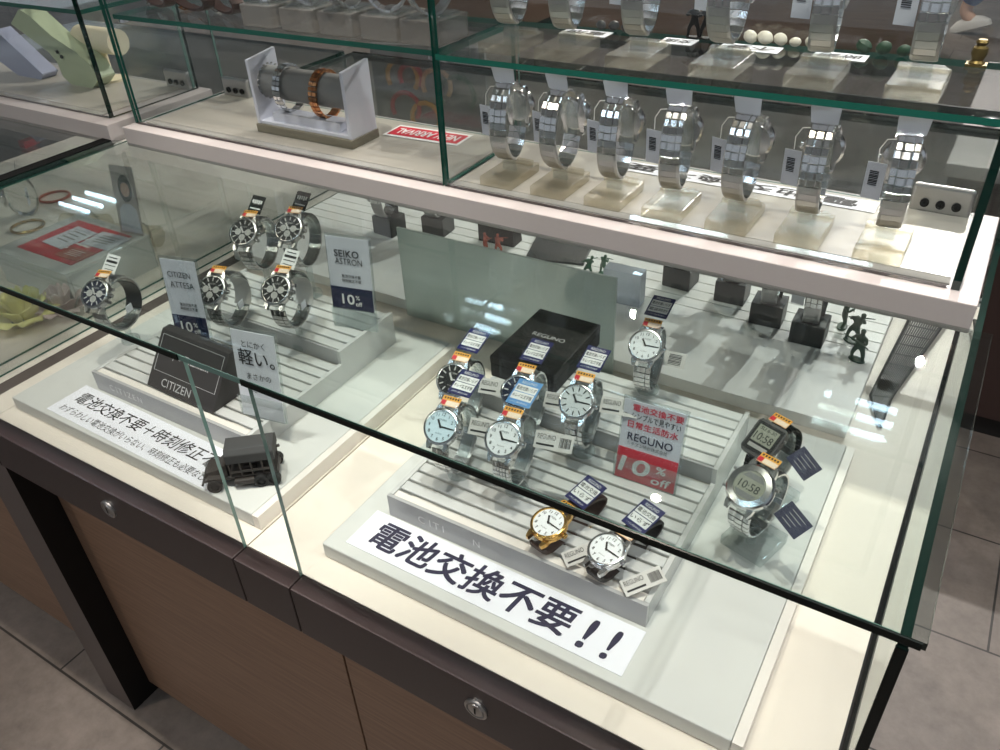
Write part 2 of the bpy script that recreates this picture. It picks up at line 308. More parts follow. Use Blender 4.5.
pane('rear_top_pane', t, -1.34, -.502, .56, BACK, HG, HG + TG, 'edge', og)
pane('right_side_pane', t, -.508, -.502, .008, BACK, .0005, HG - .001, 'teal', og)
MB().box(-.5015 + .9, -.4811 + .9, -.002, .356, HG - .004, HG + TG + .001).build('joint_seal', 'rubber', t)
MB().box(-1.34 + .9, -.505 + .9, -.0036, -.0021, HG, HG + TG - .0002).build('edge_seal', 'gasket', t)

# ---------------------------------------------------------------- upper boards and upper glass cases
ZT = .279
def board(label, x0, x1, y0, y1, ins):
    t = thing('display_shelf_board', label, 'shelf board', ((x0 + x1) / 2, (y0 + y1) / 2, HG)); o = ((x0 + x1) / 2, (y0 + y1) / 2)
    MB().box(x0 - o[0], x1 - o[0], y0 - o[1], y1 - o[1], 0.0005, ZT - HG).build('board', 'slab', t, bevel=.001)
    for a, b in ins: MB().box(a - o[0], b - o[0], y0 + .0405 - o[1], y1 - .012 - o[1], ZT - HG, ZT - HG + .0018).build('inlay_sheet', 'insert', t)
    for a, b in ins: MB().box(a - o[0], b - o[0], y0 + .0275 - o[1], y0 + .04 - o[1], ZT - HG, ZT - HG + .0016).build('glossy_strip', 'gloss', t)
board('long white shelf board across the middle carrying the upper showcase', -.452, .688, .36, .562, [(-.43, .112), (.124, .662)])
board('short white shelf board at the upper left corner', -1.3, -.4806, .354, .56, [(-1.25, -.53)])
def bracket(p, x, y, z=.0):
    b = MB().box(x - .029, x + .029, y - .004, y + .004, z, z + .03).build('glass_clamp', 'brush', p, bevel=.003)
    for k in (-1, 0, 1):
        MB().lathe([(.0045, 0), (.0045, .002), (.002, .002), (.0015, .0008)], 12, T=Matrix.Translation((x + k * .015, y - .004, z + .011)) @ Matrix.Rotation(PI / 2, 4, 'X')).build('screw', 'black', b)
US = .431
t = thing('upper_showcase', 'upper glass showcase with two compartments and a glass shelf', 'showcase', (.12, .47, ZT)); og = (.12, .47, ZT)
pane('front_pane', t, -.446, .116, .38, .386, ZT + .0005, .60, 'teal', og)
pane('front_pane', t, .119, .662, .38, .386, ZT + .0005, .60, 'teal', og)
pane('left_side_pane', t, -.446, -.440, .387, .556, ZT + .0005, .60, 'teal', og)
pane('right_side_pane', t, .664, .671, .38, .556, ZT + .0005, .60, 'edge', og)
pane('partition_pane', t, .115, .121, .3865, .548, ZT + .002, .60, 'teal', og)
pane('back_pane', t, -.44, .114, .552, .556, ZT + .0005, .60, 'pale', og)
pane('back_pane', t, .122, .663, .552, .556, ZT + .0005, .60, 'pale', og)
pane('top_pane', t, -.446, .671, .38, .556, .6005, .606, 'teal', og)
pane('shelf_pane', t, -.436, .113, .388, .547, US - .006, US, 'teal', og)
pane('shelf_pane', t, .123, .690, .376, .547, US - .006, US, 'teal', og)
for x in (-.40, .632): bracket(t, x - .12, .545 - .47)
for x, y in ((.106, .40), (.13, .40), (-.43, .40), (.655, .40), (.106, .53), (.13, .53)):
    MB().lathe([(.006, -.006), (.008, -.005), (.008, -.001), (.004, 0)], 14, T=Matrix.Translation((x - .12, y - .47, US - .0065 - ZT))).build('shelf_pin', 'steel', t)
MB().box(.125 - .12, .66 - .12, .549 - .47, .552 - .47, .1, .108).build('rear_channel', 'gasket', t)
t = thing('upper_showcase', 'upper glass showcase at the upper left corner with boxed goods', 'showcase', (-.9, .47, ZT)); og = (-.9, .47, ZT)
pane('front_pane', t, -1.28, -.505, .378, .384, ZT + .0005, .60, 'edge', og)
pane('right_side_pane', t, -.509, -.503, .385, .552, ZT + .0005, .60, 'edge', og)
pane('back_pane', t, -1.28, -.511, .546, .552, ZT + .0005, .60, 'pale', og)
pane('shelf_pane', t, -1.27, -.512, .388, .54, US - .006, US, 'teal', og)
bracket(t, -.535 + .9, .54 - .47)

# ---------------------------------------------------------------- display boards, slatted trays
def plinth(label, x0, x1, y0, y1, h=.02):
    t = thing('display_plinth', label, 'plinth', ((x0 + x1) / 2, (y0 + y1) / 2, 0.0003))
    a, b = (x1 - x0) / 2, (y1 - y0) / 2
    MB().box(-a, a, -b, b, 0, h).build('board', 'plinth', t, bevel=.0015)
    MB().box(a + .0005, a + .0095, -b, b, 0, h - .001).build('edge_strip', 'trayw', t)
plinth('pale grey plinth in the right case under the white dialled watches', .172, .612, .036, .455)
plinth('pale grey plinth in the left case under the dark dialled watches', -.38, .074, .03, .42)
PZ = .0203
def slat_tray(label, x0, x1, y0, ymid, y1, letters, mi_front='tray'):
    """clear two step riser with slatted tops"""
    t = thing('slatted_riser', label, 'display riser', ((x0 + x1) / 2, y0, PZ)); w = (x1 - x0) / 2
    h1, h2 = .0297, .0497; d1, d2 = ymid - y0, y1 - y0
    MB().box(-w, w, 0, .004, 0, h1).build('front_plate', mi_front, t)
    T = basis((0, -.0003, h1 / 2), (1, 0, 0), (0, 0, 1)); fp = t.children[0]
    for ch, px in letters: lm = MB(); text(lm, ch, px, 0, h=.0095 * (.9 if ch == 'N' else 1), T=T, z=.0002); lm.build('letter', 'white', fp)
    MB().box(-w + .006, w - .006, .0045, .0125, h1 - .006, h1 - .0005).build('front_lip', 'trayw', t)
    for s in (-1, 1):
        xa = s * w; xb = s * (w - .005)
        pts = [(0.0045, 0), (d2, 0), (d2, h2), (d1, h2), (d1, h1), (.0045, h1)]
        T = Matrix(((0, 0, 1, 0), (1, 0, 0, 0), (0, 1, 0, 0), (0, 0, 0, 1)))
        MB().prism(pts, min(xa, xb), max(xa, xb), T=T).build('side_plate', 'slat', t)
    MB().box(-w + .005, w - .005, .006, d2, .0, .003).build('base_plate', 'trayw', t)
    MB().box(-w + .0052, w - .0052, d1, d1 + .003, h1 - .003, h2 - .0002).build('riser_plate', 'tray', t)
    for lo, hi, z in ((.0155, d1 - .002, h1), (d1 + .004, d2 - .004, h2)):
        n = max(2, round((hi - lo) / .0172)); st = (hi - lo) / n
        for k in range(n):
            MB().box(-w + .0055, w - .0055, lo + k * st + .0012, lo + (k + 1) * st - .0022, z - .0045, z).build('slat', 'slat', t, bevel=.0006, seg=1)
    return t
slat_tray('clear two step slatted riser under the white dialled watches', .2105, .5085, .104, .287, .398, [('C', -.105), ('I', -.094), ('T', -.086), ('I', -.077), ('N', -.036)])
slat_tray('clear two step slatted riser under the dark dialled watches', -.288, .004, .1, .272, .385, [('C', -.11), ('I', -.1), ('T', -.092), ('I', -.083), ('Z', -.074), ('E', -.064), ('N', -.053)])

# ---------------------------------------------------------------- signs
def flat_sign(label, x0, x1, y0, y1, z, lines, cat='sign', rz=0, name='paper_sign', matn='paper', group=None):
    t = thing(name, label, cat, ((x0 + x1) / 2, (y0 + y1) / 2, z), rz, group)
    w, h = (x1 - x0), (y1 - y0)
    s = MB().box(-w / 2, w / 2, -h / 2, h / 2, 0, .0005).build('sheet', matn, t)
    for i, (txt, cx, cy, tw, th, mt, bold, sh) in enumerate(lines):
        lm = MB(); text(lm, txt, cx, cy, tw, th, bold=bold, shear=sh, z=.0008); lm.build('lettering', mt, s)
    return t
flat_sign('white sign with bold brush lettering ending in two exclamation marks', .194, .511, .0475, .101, .0206, [('電池交換不要', -.0205, .001, .236, .037, 'inkn', .018, .14), ('!', .113, -.002, .009, .034, 'inkn', .018, .14), ('!', .137, -.002, .009, .034, 'inkn', .012, .14)], rz=R(-.6))
flat_sign('white sign with two rows of handwriting before the left riser', -.311, .012, .0345, .0945, .0206, [('電池交換不要＋時刻修正不要', .001, .009, .292, .022, 'ink', .006, .12), ('わずらわしい電池交換がいらない、時刻修正も必要なし!!', -.004, -.0165, .288, .0125, 'ink', 0, .1)], rz=R(-1))
def acrylic_sign(label, x, y, z, w, h, lines, band=None, bandm=None, rz=0, tilt=10, cardm='papg', lift=0, k=1):
    h *= k; band = band and band * k; lines = [(q[0], q[1], q[2] * k, q[3], q[4] * k) + q[5:] for q in lines]
    """card in a clear upright holder, leaning back a little; origin at the foot"""
    t = thing('acrylic_sign', label, 'sign', (x, y, z), rz)
    T = Matrix.Rotation(R(90 - tilt), 4, 'X')
    MB().box(-w / 2 - .002, w / 2 + .002, 0, lift + h + .003, -.004, -.0012, T=T).build('holder', 'acryl', t)
    MB().box(-w / 2 - .002, w / 2 + .002, 0.0, .0025, 0, .03).build('holder_foot', 'acryl', t)
    T = T @ Matrix.Translation((0, lift, 0))
    c = MB().box(-w / 2, w / 2, .0015, h, -.001, 0, T=T).build('card', cardm, t)
    if band: MB().box(-w / 2, w / 2, .0015, band, 0.0001, .0004, T=T).build('band', bandm, c)
    for txt, cx, cy, tw, th, mt, bold, sh in lines:
        lm = MB(); text(lm, txt, cx, cy, tw, th, T=T, bold=bold, shear=sh, z=.0008); lm.build('lettering', mt, c)
    return t
acrylic_sign('clear holder with a red banded 10 percent off card on the right riser', .4425, .249, .0502, .066, .112, [
    ('電池交換不要', .004, .104, .054, .0095, 'redink', .014, 0), ('シンプルで見やすい', .003, .0925, .053, .009, 'ink', .008, 0), ('日常生活防水', .001, .0805, .054, .0095, 'redink', .014, 0),
    ('REGUNO', -.0, .0635, .049, .0105, 'inkn', .01, 0), ('シチズン時計株式会社', -.002, .0535, .044, .0055, 'ink', 0, 0), ('10', -.013, .023, .034, .022, 'white', .012, .12), ('%', .0165, .0275, .0105, .0105, 'white', .012, .1), ('off', .018, .0115, .021, .0105, 'white', .012, .12)],
    band=.046, bandm='red', rz=R(2), tilt=12, k=.84)
acrylic_sign('narrow card sign with a navy 10 percent off band beside the black plaque', -.178, .188, .0502, .052, .114, [
    ('CITIZEN', -.001, .094, .034, .0078, 'ink', 0, 0), ('ATTESA', .001, .080, .036, .0085, 'ink', 0, 0), ('電池交換不要', .004, .0525, .026, .0046, 'ink', .01, 0), ('時刻修正不要', .004, .0465, .026, .0046, 'ink', .01, 0), ('10', -.006, .02, .017, .014, 'white', .012, 0), ('%', .0085, .0235, .006, .006, 'white', .01, 0), ('off', .0095, .0145, .0095, .0065, 'white', .01, 0)],
    band=.036, bandm='navyd', rz=R(14), tilt=6, lift=.03)
acrylic_sign('card sign with a navy 10 percent off band at the back of the left riser', -.0135, .3265, .0702, .062, .104, [
    ('SEIKO', -.002, .082, .036, .0095, 'ink', .01, 0), ('ASTRON', 0, .071, .04, .0085, 'ink', 0, 0), ('電池交換不要', .002, .0505, .028, .0046, 'ink', .01, 0), ('時刻修正不要', .002, .044, .028, .0046, 'ink', .01, 0), ('10', -.006, .017, .018, .014, 'white', .012, 0), ('%', .0085, .0205, .006, .006, 'white', .01, 0), ('off', .0095, .0115, .0095, .0065, 'white', .01, 0)],
    band=.034, bandm='navyd', rz=R(12), tilt=6, lift=.027)
acrylic_sign('white handwritten card in a clear holder right of the black plaque', -.003, .136, .0502, .06, .116, [
    ('とにかく', 0, .1, .032, .009, 'ink', 0, 0), ('軽い。', .002, .083, .05, .021, 'ink', .008, 0), ('まさかの', .002, .058, .034, .0085, 'ink', 0, 0), ('驚きの軽さ', .002, .04, .036, .0085, 'ink', 0, 0)], rz=R(10), tilt=8, cardm='paper')

def plaque(label, x, y, z, w, d, h, rz, lines, fr=True):
    """wedge shaped plaque with a sloping front"""
    t = thing('display_plaque', label, 'plaque', (x, y, z), rz)
    T = Matrix(((0, 0, 1, 0), (1, 0, 0, 0), (0, 1, 0, 0), (0, 0, 0, 1)))
    b = MB().prism([(0, 0), (d, 0), (d + .004, h), (d * .86, h)], -w / 2, w / 2, T=T).build('wedge_body', 'plaque' if fr else 'black', t, bevel=.0008)
    S = Vector((0, d * .86, h)); T2 = basis((0, 0, 0), (1, 0, 0), S); L = S.length
    if fr:
        f = MB()
        for a in ((-.46, .46, .92, .925), (-.46, .46, .3, .305), (-.46, -.456, .3, .925), (.456, .46, .3, .925)): f.box(a[0] * w, a[1] * w, a[2] * L, a[3] * L, .0002, .0006, T=T2)
        f.build('border_line', 'plaqueink', b)
    for txt, cx, cy, tw, mt in lines:
        lm = MB(); text(lm, txt, cx * w, cy * L, tw * w, T=T2, z=.0005); lm.build('lettering', mt, b)
plaque('charcoal wedge plaque with silver lettering on the left riser', -.1305, .114, .0503, .125, .054, .062, R(-1), [('Super Titanium', -.02, .62, .62, 'plaqueink'), ('CITIZEN', -.08, .15, .44, 'plaqueink')])
t = thing('gift_box', 'black watch box lying at the back of the right riser', 'box', (.2525, .3835, .0702))
b_ = MB().box(-.044, .044, -.063, .063, 0, .019).build('box_base', 'soot', t, bevel=.001); MB().box(-.0445, .0445, -.0635, .0635, .0195, .03).build('lid', 'black', t, bevel=.0012)
g = MB(); text(g, 'REGUNO', .0, .006, .045, z=.0303); g.build('lettering', 'plaqueink', t.children[1])

# ---------------------------------------------------------------- watches
def watch(label, P, rz=0, a=.028, b=.036, t0=45, caseR=.0185, steel='steel', dial='dialw', arabic=True, strap='steel', ink='ink', w0=.0195, w1=.016, group=None, chrono=False, square=False, lcd=False, nlink=26, cz=(.42, .62), tags=(), clasp=True, bez=None, name='wristwatch', cat='watch', flip=False, jub=False, spread=0, hw=None):
    """closed watch with its dial centre at P; faces -y turned by rz; origin at the lowest point of the bracelet"""
    t0 = R(t0)
    e = lambda t: Vector((0, -a * math.cos(t), b * math.sin(t) + b))
    n0 = Vector((0, -math.cos(t0) / a, math.sin(t0) / b)).normalized(); u0 = Vector((0, a * math.sin(t0), b * math.cos(t0))).normalized()
    th = .009; cc = e(t0) + n0 * .0005; dc = cc + n0 * (th - .001)
    root = Vector(P) - Matrix.Rotation(rz, 3, 'Z') @ dc
    t = thing(name, label, cat, root, rz, group)
    CT = basis(cc, (1, 0, 0), u0, n0); r = caseR
    cm = MB()
    if square:
        hx, hy = .0165, .019
        cm.prism([(-hx + .003, -hy), (hx - .003, -hy), (hx, -hy + .004), (hx, hy - .004), (hx - .003, hy), (-hx + .003, hy), (-hx, hy - .004), (-hx, -hy + .004)], -.001, th - .0015, T=CT)
    else:
        cm.lathe([(r * .86, -.0015), (r * .98, .0005), (r, .003), (r, .0055), (r * .97, th - .002)], 36, T=CT)
        for sx in (-1, 1):
            for sy in (-1, 1):
                x = sx * w0 * .5
                cm.prism([(x - .0028 * sx * .2, sy * r * .55), (x + .003 * sx, sy * r * .6), (x + .0026 * sx, sy * r * .95), (x + .0006 * sx, sy * (r + .0045)), (x - .002 * sx, sy * (r + .0045)), (x - .0026 * sx, sy * r * .8)], -.0012, .0042, T=CT)
    case = cm.build('case', steel, t)
    bzm = bez or steel
    if square:
        f = MB(); f.box(-.0145, .0145, -.016, .016, th - .0014, th - .0004, T=CT); f.build('bezel', 'soot', t)
        s = MB().box(-.0115, .0115, -.006, .0125, th - .0003, th + .0002, T=CT).build('screen', 'lcd', t)
        g = MB(); text(g, '10:58', 0, .0005, .02, .0085, T=CT, z=th + .0004); text(g, 'SU 6-30', 0, .0095, .018, .0035, T=CT, z=th + .0004); g.build('digits', 'ink', s)
        g = MB().box(-.0105, .0105, -.0125, -.0085, th - .0003, th + .0001, T=CT); g.build('name_strip', 'brush', t)
        for sy in (-1, 1):
            for sx in (-1, 1): MB().lathe([(.0014, 0), (.0014, .002)], 8, T=CT @ Matrix.Translation((sx * .0165, sy * .009, .003)) @ Matrix.Rotation(sx * PI / 2, 4, 'Y')).build('button', 'brush', t)
    elif lcd:
        MB().lathe([(r * .97, th - .002), (r * .9, th), (r * .66, th + .0006), (r * .62, th - .0012)], 36, T=CT, cap=False).build('bezel', 'steel', t)
        s = MB().lathe([(r * .63, th - .001), (r * .63, th - .0008)], 36, T=CT).build('screen', 'lcd', t)
        k = MB()
        for sy in (-1, 1): k.prism([(-r * .50, sy * r * .30), (r * .50, sy * r * .30), (r * .3, sy * r * .54), (-r * .3, sy * r * .54)], th - .0007, th - .0004, T=CT)
        k.build('screen_frame', 'grey', s)
        g = MB(); text(g, '10:58', 0, -.0005, r * .9, .0078, T=CT, z=th - .0005); text(g, 'SU 6-30', 0, .0086, r * .45, .0024, T=CT, z=th - .0005); g.build('digits', 'ink', s)
        for sy in (-1, 1):
            for sx in (-1, 1): MB().lathe([(.0016, 0), (.0016, .003)], 8, T=CT @ Matrix.Translation((sx * r * .9, sy * r * .42, .004)) @ Matrix.Rotation(sx * PI / 2, 4, 'Y')).build('button', 'brush', t)
    else:
        MB().lathe([(r * .97, th - .002), (r * .965, th - .0008), (r * .90, th), (r * .84, th), (r * .82, th - .0016)], 36, T=CT, cap=False).build('bezel', bzm, t)
        d = MB().lathe([(r * .83, th - .0014), (r * .83, th - .0012)], 36, T=CT).build('dial', dial, t)
        g = MB(); zz = th - .0009
        for k in range(12):
            an = PI / 2 - k * PI / 6; c_, s_ = math.cos(an), math.sin(an)
            if arabic and not (k == 3):
                text(g, str(k or 12), r * .66 * c_, r * .66 * s_, h=r * .17, T=CT, z=zz, bold=.01)
            else:
                T = CT @ Matrix.Translation((r * .66 * c_, r * .66 * s_, 0)) @ Matrix.Rotation(an, 4, 'Z')
                g.box(-r * .12, r * .12, -r * .03, r * .03, zz - .0002, zz + .0002, T=T)
        text(g, 'CITIZEN', 0, r * .36, r * .46, T=CT, z=zz); text(g, 'Eco-Drive', 0, -r * .36, r * .36, T=CT, z=zz)
        if chrono:
            for cx, cy in ((-.36, 0), (0, -.36), (.36, .0)):
                T = CT @ Matrix.Translation((r * cx, r * cy, 0))
                g.lathe([(r * .22, zz), (r * .22, zz + .0002), (r * .19, zz + .0002), (r * .19, zz)], 20, T=T)
        g.build('hour_markers', ink if not chrono else 'silvert', d)
        h = MB()
        for an, ln, wd in ((R(90 - 325), .42, .05), (R(90 - 90), .6, .035)):
            T = CT @ Matrix.Rotation(an, 4, 'Z'); h.box(-r * .08, r * ln, -r * wd, r * wd, th - .0007, th - .0004, T=T)
        h.lathe([(r * .05, th - .0006), (r * .05, th - .0002)], 10, T=CT); h.build('hands', ink if dial in ('dialw', 'dials', 'dialb') else 'silvert', d)
        MB().lathe([(.0026, 0), (.003, .0008), (.003, .003), (.0024, .0036)], 14, T=CT @ Matrix.Translation((r * .98, 0, .003)) @ Matrix.Rotation(PI / 2, 4, 'Y')).build('crown', bzm, t)
        if chrono:
            for sy in (-1, 1): MB().lathe([(.0018, 0), (.0018, .0035), (.0024, .0035), (.0024, .005)], 12, T=CT @ Matrix.Translation((r * .88, sy * r * .42, .003)) @ Matrix.Rotation(PI / 2, 4, 'Y')).build('pusher', bzm, t)
    # bracelet or strap
    circ = 0; ts = [t0 + 2 * PI * k / 400 for k in range(401)]; ps = [e(q) for q in ts]; cum = [0]
    for k in range(400): cum.append(cum[-1] + (ps[k + 1] - ps[k]).length)
    L = cum[-1]; hl = r + .0035 if not square else .019
    def at(s):
        k = 0
        lo, hi = 0, 400
        while hi - lo > 1:
            md = (lo + hi) // 2
            if cum[md] <= s: lo = md
            else: hi = md
        f = (s - cum[lo]) / max(1e-9, cum[hi] - cum[lo]); q = ts[lo] + f * (ts[hi] - ts[lo])
        return e(q), Vector((0, -math.cos(q) / a, math.sin(q) / b)).normalized(), Vector((0, a * math.sin(q), b * math.cos(q))).normalized()
    s0, s1 = hl, L - hl; leather = strap in ('lbrown', 'lblack')
    br = MB(); cl = MB()
    if leather:
        pr = []; n = 40
        for k in range(n + 1):
            s = s0 + (s1 - s0) * k / n; f = abs(2 * k / n - 1); w = (w1 + (w0 - w1) * f) / 2; p, nn, uu = at(s); tk = .0014 + .001 * f
            pr.append([p + Vector((-w, 0, 0)) - nn * tk, p + Vector((w, 0, 0)) - nn * tk, p + Vector((w, 0, 0)) + nn * tk * .6, p + Vector((w * .8, 0, 0)) + nn * tk, p + Vector((-w * .8, 0, 0)) + nn * tk, p + Vector((-w, 0, 0)) + nn * tk * .6])
        vs = [q for row in pr for q in row]; fs = [(j * 6 + k, j * 6 + (k + 1) % 6, j * 6 + 6 + (k + 1) % 6, j * 6 + 6 + k) for j in range(n) for k in range(6)]
        fs += [tuple(range(5, -1, -1)), tuple(n * 6 + k for k in range(6))]
        br.add(vs, fs); br.build('strap', strap, t)
        p, nn, uu = at(L * .53); T = basis(p, (1, 0, 0), uu, nn); w = w1 / 2 + .0035
        cl.tube([(-w, -.007, .001), (w, -.007, .001), (w, .007, .001), (-w, .007, .001)], .0013, 6, T=T, closed=True, sm=False); cl.box(-.0009, .0009, -.007, .008, .0015, .0028, T=T)
        cl.build('buckle', bzm, t)
    else:
        ln = (s1 - s0) / nlink
        c0, c1 = cz
        for k in range(nlink):
            fm = (k + .5) / nlink; f = abs(2 * fm - 1); w = (w1 + (w0 - w1) * f) / 2
            isC = clasp and c0 < fm < c1
            p, nn, uu = at(s0 + ln * (k + .5)); T = basis(p, (1, 0, 0), uu, nn); h = ln * (.5 if isC else .43)
            if isC: (cl).prism([(-w * 1.04, -.0014), (w * 1.04, -.0014), (w * 1.04, .0012), (w * .8, .0022), (-w * .8, .0022), (-w * 1.04, .0012)], -h, h, T=T @ Matrix(((1, 0, 0, 0), (0, 0, 1, 0), (0, 1, 0, 0), (0, 0, 0, 1))))
            else:
                TT = T @ Matrix(((1, 0, 0, 0), (0, 0, 1, 0), (0, 1, 0, 0), (0, 0, 0, 1)))
                cs = [(-1, -.4, 0), (-.38, .38, .0004), (.4, 1, 0)] if not jub else [(-1, -.5, 0), (-.46, -.17, .0003), (-.15, .15, .0003), (.17, .46, .0003), (.5, 1, 0)]
                for i_, (xa, xb, dz) in enumerate(cs):
                    off = (h * .5 if i_ % 2 else 0)
                    xa *= w; xb *= w; c_ = (xb - xa) * .18
                    br.prism([(xa, -.0012), (xb, -.0012), (xb, .0009 + dz), (xb - c_, .0016 + dz), (xa + c_, .0016 + dz), (xa, .0009 + dz)], -h + off * .3, h + off * .3, T=TT)
        br.build('bracelet', strap, t)
        if cl.v: cl.build('clasp', 'brush' if strap != 'darksteel' else 'darksteel', t)
    # tags
    for tg in tags:
        k = tg[0]
        if k == 'blue':        # navy hang tag above twelve o'clock
            lean = tg[2] if len(tg) > 2 else 0
            o = CT @ Matrix.Translation((tg[1] if len(tg) > 1 else .003, r + .0165, -.001)) @ Matrix.Rotation(R(-30) + lean, 4, 'X') @ Matrix.Rotation(R(-3), 4, 'Z') @ Matrix.Translation((0, .0175, 0)) @ Matrix.Diagonal((1.12, 1.1, 1, 1))
            cm_ = tg[3] if len(tg) > 3 else 'navy'; l1, l2 = (tg[4] if len(tg) > 4 else ('電池交換いらず', 'キレイな文字板'))
            c_ = MB().quad(.0235, .031, T=o).build('hang_tag', cm_, t)
            q = MB().box(-.0102, .0102, .0003, .0085, .0003, .0005, T=o).box(-.0102, .0102, -.0092, -.0006, .0003, .0005, T=o); q.build('label_panel', 'white', c_)
            q = MB(); text(q, l1, 0, .0044, .019, .0048, T=o, bold=.01); text(q, l2, 0, -.0049, .019, .0048, T=o, bold=.01); q.build('lettering', 'ink', c_)
            q = MB(); text(q, 'REGUNO', 0, .0117, .0145, .0032, T=o); text(q, 'シチズン時計株式会社', 0, -.0125, .017, .002, T=o); q.build('lettering', 'white', c_)
        elif k == 'sticker':   # folded orange sticker over the upper lugs
            o = CT @ Matrix.Translation((0, r + .0065, -.0005)) @ Matrix.Rotation(R(-24), 4, 'X')
            c_ = MB().box(-.0102, .0102, -.0055, .0065, .0024, .003, T=o).build('sticker', 'orange', t)
            MB().box(-.0102, .0102, .0015, .0065, .003, .0032, T=o).build('sticker_band', 'yellow', c_)
            MB().box(-.0042, .0096, -.0048, .0008, .003, .0032, T=o).build('sticker_panel', 'peach', c_)
            MB().box(-.0098, -.0048, -.0045, .001, .003, .0034, T=o).build('red_patch', 'red', c_)
            g = MB()
            for q in range(6): g.box(-.0085 + q * .003, -.0068 + q * .003, .0028, .0052, .0032, .0034, T=o)
            g.build('print_marks', 'ink', c_)
        elif k == 'bar':       # price tag with a bar code on the right
            o = CT @ Matrix.Translation((r + (tg[1] if len(tg) > 1 else .022), (tg[2] if len(tg) > 2 else .001), -.016)) @ Matrix.Rotation(R(tg[3] if len(tg) > 3 else 4), 4, 'Z')
            w_ = tg[4] if len(tg) > 4 else .04
            c_ = MB().quad(w_, .0175, T=o).build('price_tag', 'silvert', t)
            g = MB()
            if w_ > .03:
                text(g, 'REGUNO', -.008, .0035, .019, .0052, T=o); 
                for q in range(9): g.box(.006 + q * .0013, .0066 + q * .0013 + (q % 3) * .0002, -.005, .005, .0003, .0005, T=o)
                g.box(-.0175, .001, -.0055, -.0035, .0003, .0005, T=o)
            else:
                for q in range(8): g.box(-w_ * .3, w_ * .3, -.0062 + q * .0016, -.0056 + q * .0016 + (q % 3) * .0002, .0003, .0005, T=o)
            g.build('bar_code', 'ink', c_)
        elif k == 'square':    # small card standing at twelve o'clock
            o = CT @ Matrix.Translation((.004, r + .024, -.003)) @ Matrix.Rotation(R(-8), 4, 'Z') @ Matrix.Diagonal((1.15, 1.15, 1, 1))
            c_ = MB().quad(.0185, .0225, T=o).build('hang_tag', tg[1], t)
            g = MB()
            if tg[1] == 'black':
                for q in range(5): g.box(-.0068 + q * .0028, -.0048 + q * .0028, .0015 - .0008 * (q % 2), .0058, .0003, .0005, T=o)
                g.box(-.007, .007, -.006, -.0045, .0003, .0005, T=o); g.build('print_marks', 'white', c_)
            else:
                for q, (hh, ww) in enumerate(((.0012, .006), (.003, .0075), (.001, .0075), (.0008, .006))): g.box(-ww, ww, .0075 - q * .0048 - hh / 2, .0075 - q * .0048 + hh / 2, .0003, .0005, T=o)
                g.build('print_marks', 'ink', c_)
        elif k == 'navyr':     # dark navy tag hanging at the right
            o = CT @ Matrix.Translation((r + .02, tg[1], -.014)) @ Matrix.Rotation(R(-22), 4, 'Z')
            c_ = MB().quad(.03, .021, T=o).build('hang_tag', 'navyd', t); g = MB()
            for q in range(4): g.box(-.008, .01 - q * .002, .006 - q * .004, .0064 - q * .004, .0003, .0005, T=o)
            g.build('print_marks', 'silvert', c_)
        elif k == 'inner':     # grey card roll inside the bracelet
            n = 14; g = MB(); vs = []
            for q in range(n + 1):
                an = PI * .62 + PI * .62 * q / n; p = Vector((0, -a * .84 * math.cos(an), b * .84 * math.sin(an) + b))
                vs += [p + Vector((-.011, 0, 0)), p + Vector((.015, 0, 0))]
            g.add(vs, [(2 * q, 2 * q + 1, 2 * q + 3, 2 * q + 2) for q in range(n)])
            c_ = g.build('inner_card', 'stand' if tg[-1] == 'k' else 'silvert', t); so = c_.modifiers.new('s', 'SOLIDIFY'); so.thickness = .0006
            o = Matrix.Translation((.015, 0, b * .75))
            MB().box(-.001, .0, -.004, .008, -.004, .006, T=o).build('paper_slip', 'paper', t)
    return t, root, e

def ring_stand(label, wt, zbase, rz=0, a=.028, b=.036, base=.013, tall=None, group='clear ring stands', square=False):
    """clear C ring on a short column and foot, inside one watch"""
    root = wt; t = thing('watch_stand', label, 'watch stand', (root[0], root[1], zbase), rz, group); h = root[2] - zbase
    n = 22; vs = []; w = .0065; A, B = a * .88, b * .9
    for q in range(n + 1):
        an = PI * .12 + PI * 1.9 * q / n
        p = Vector((0, -A * math.cos(an - PI * .6), B * math.sin(an - PI * .6) + b + h)); vs += [p + Vector((-w, 0, 0)), p + Vector((w, 0, 0))]
    g = MB(); g.add(vs, [(2 * q, 2 * q + 1, 2 * q + 3, 2 * q + 2) for q in range(n)], sm=True)
    c_ = g.build('ring', 'acryl', t); so = c_.modifiers.new('s', 'SOLIDIFY'); so.thickness = .0016
    if square: MB().box(-.024, .024, -.018, .03, 0, .012).build('base', 'acryl', t, bevel=.001); base = .007
    else: MB().lathe([(base, 0), (base, .004), (base * .9, .006), (.004, .007)], 20).build('base', 'acryl', t)
    MB().lathe([(.005, .006), (.0042, h * .5), (.0055, max(h, .008) + .003)], 14).build('column', 'acryl', t)
    return t

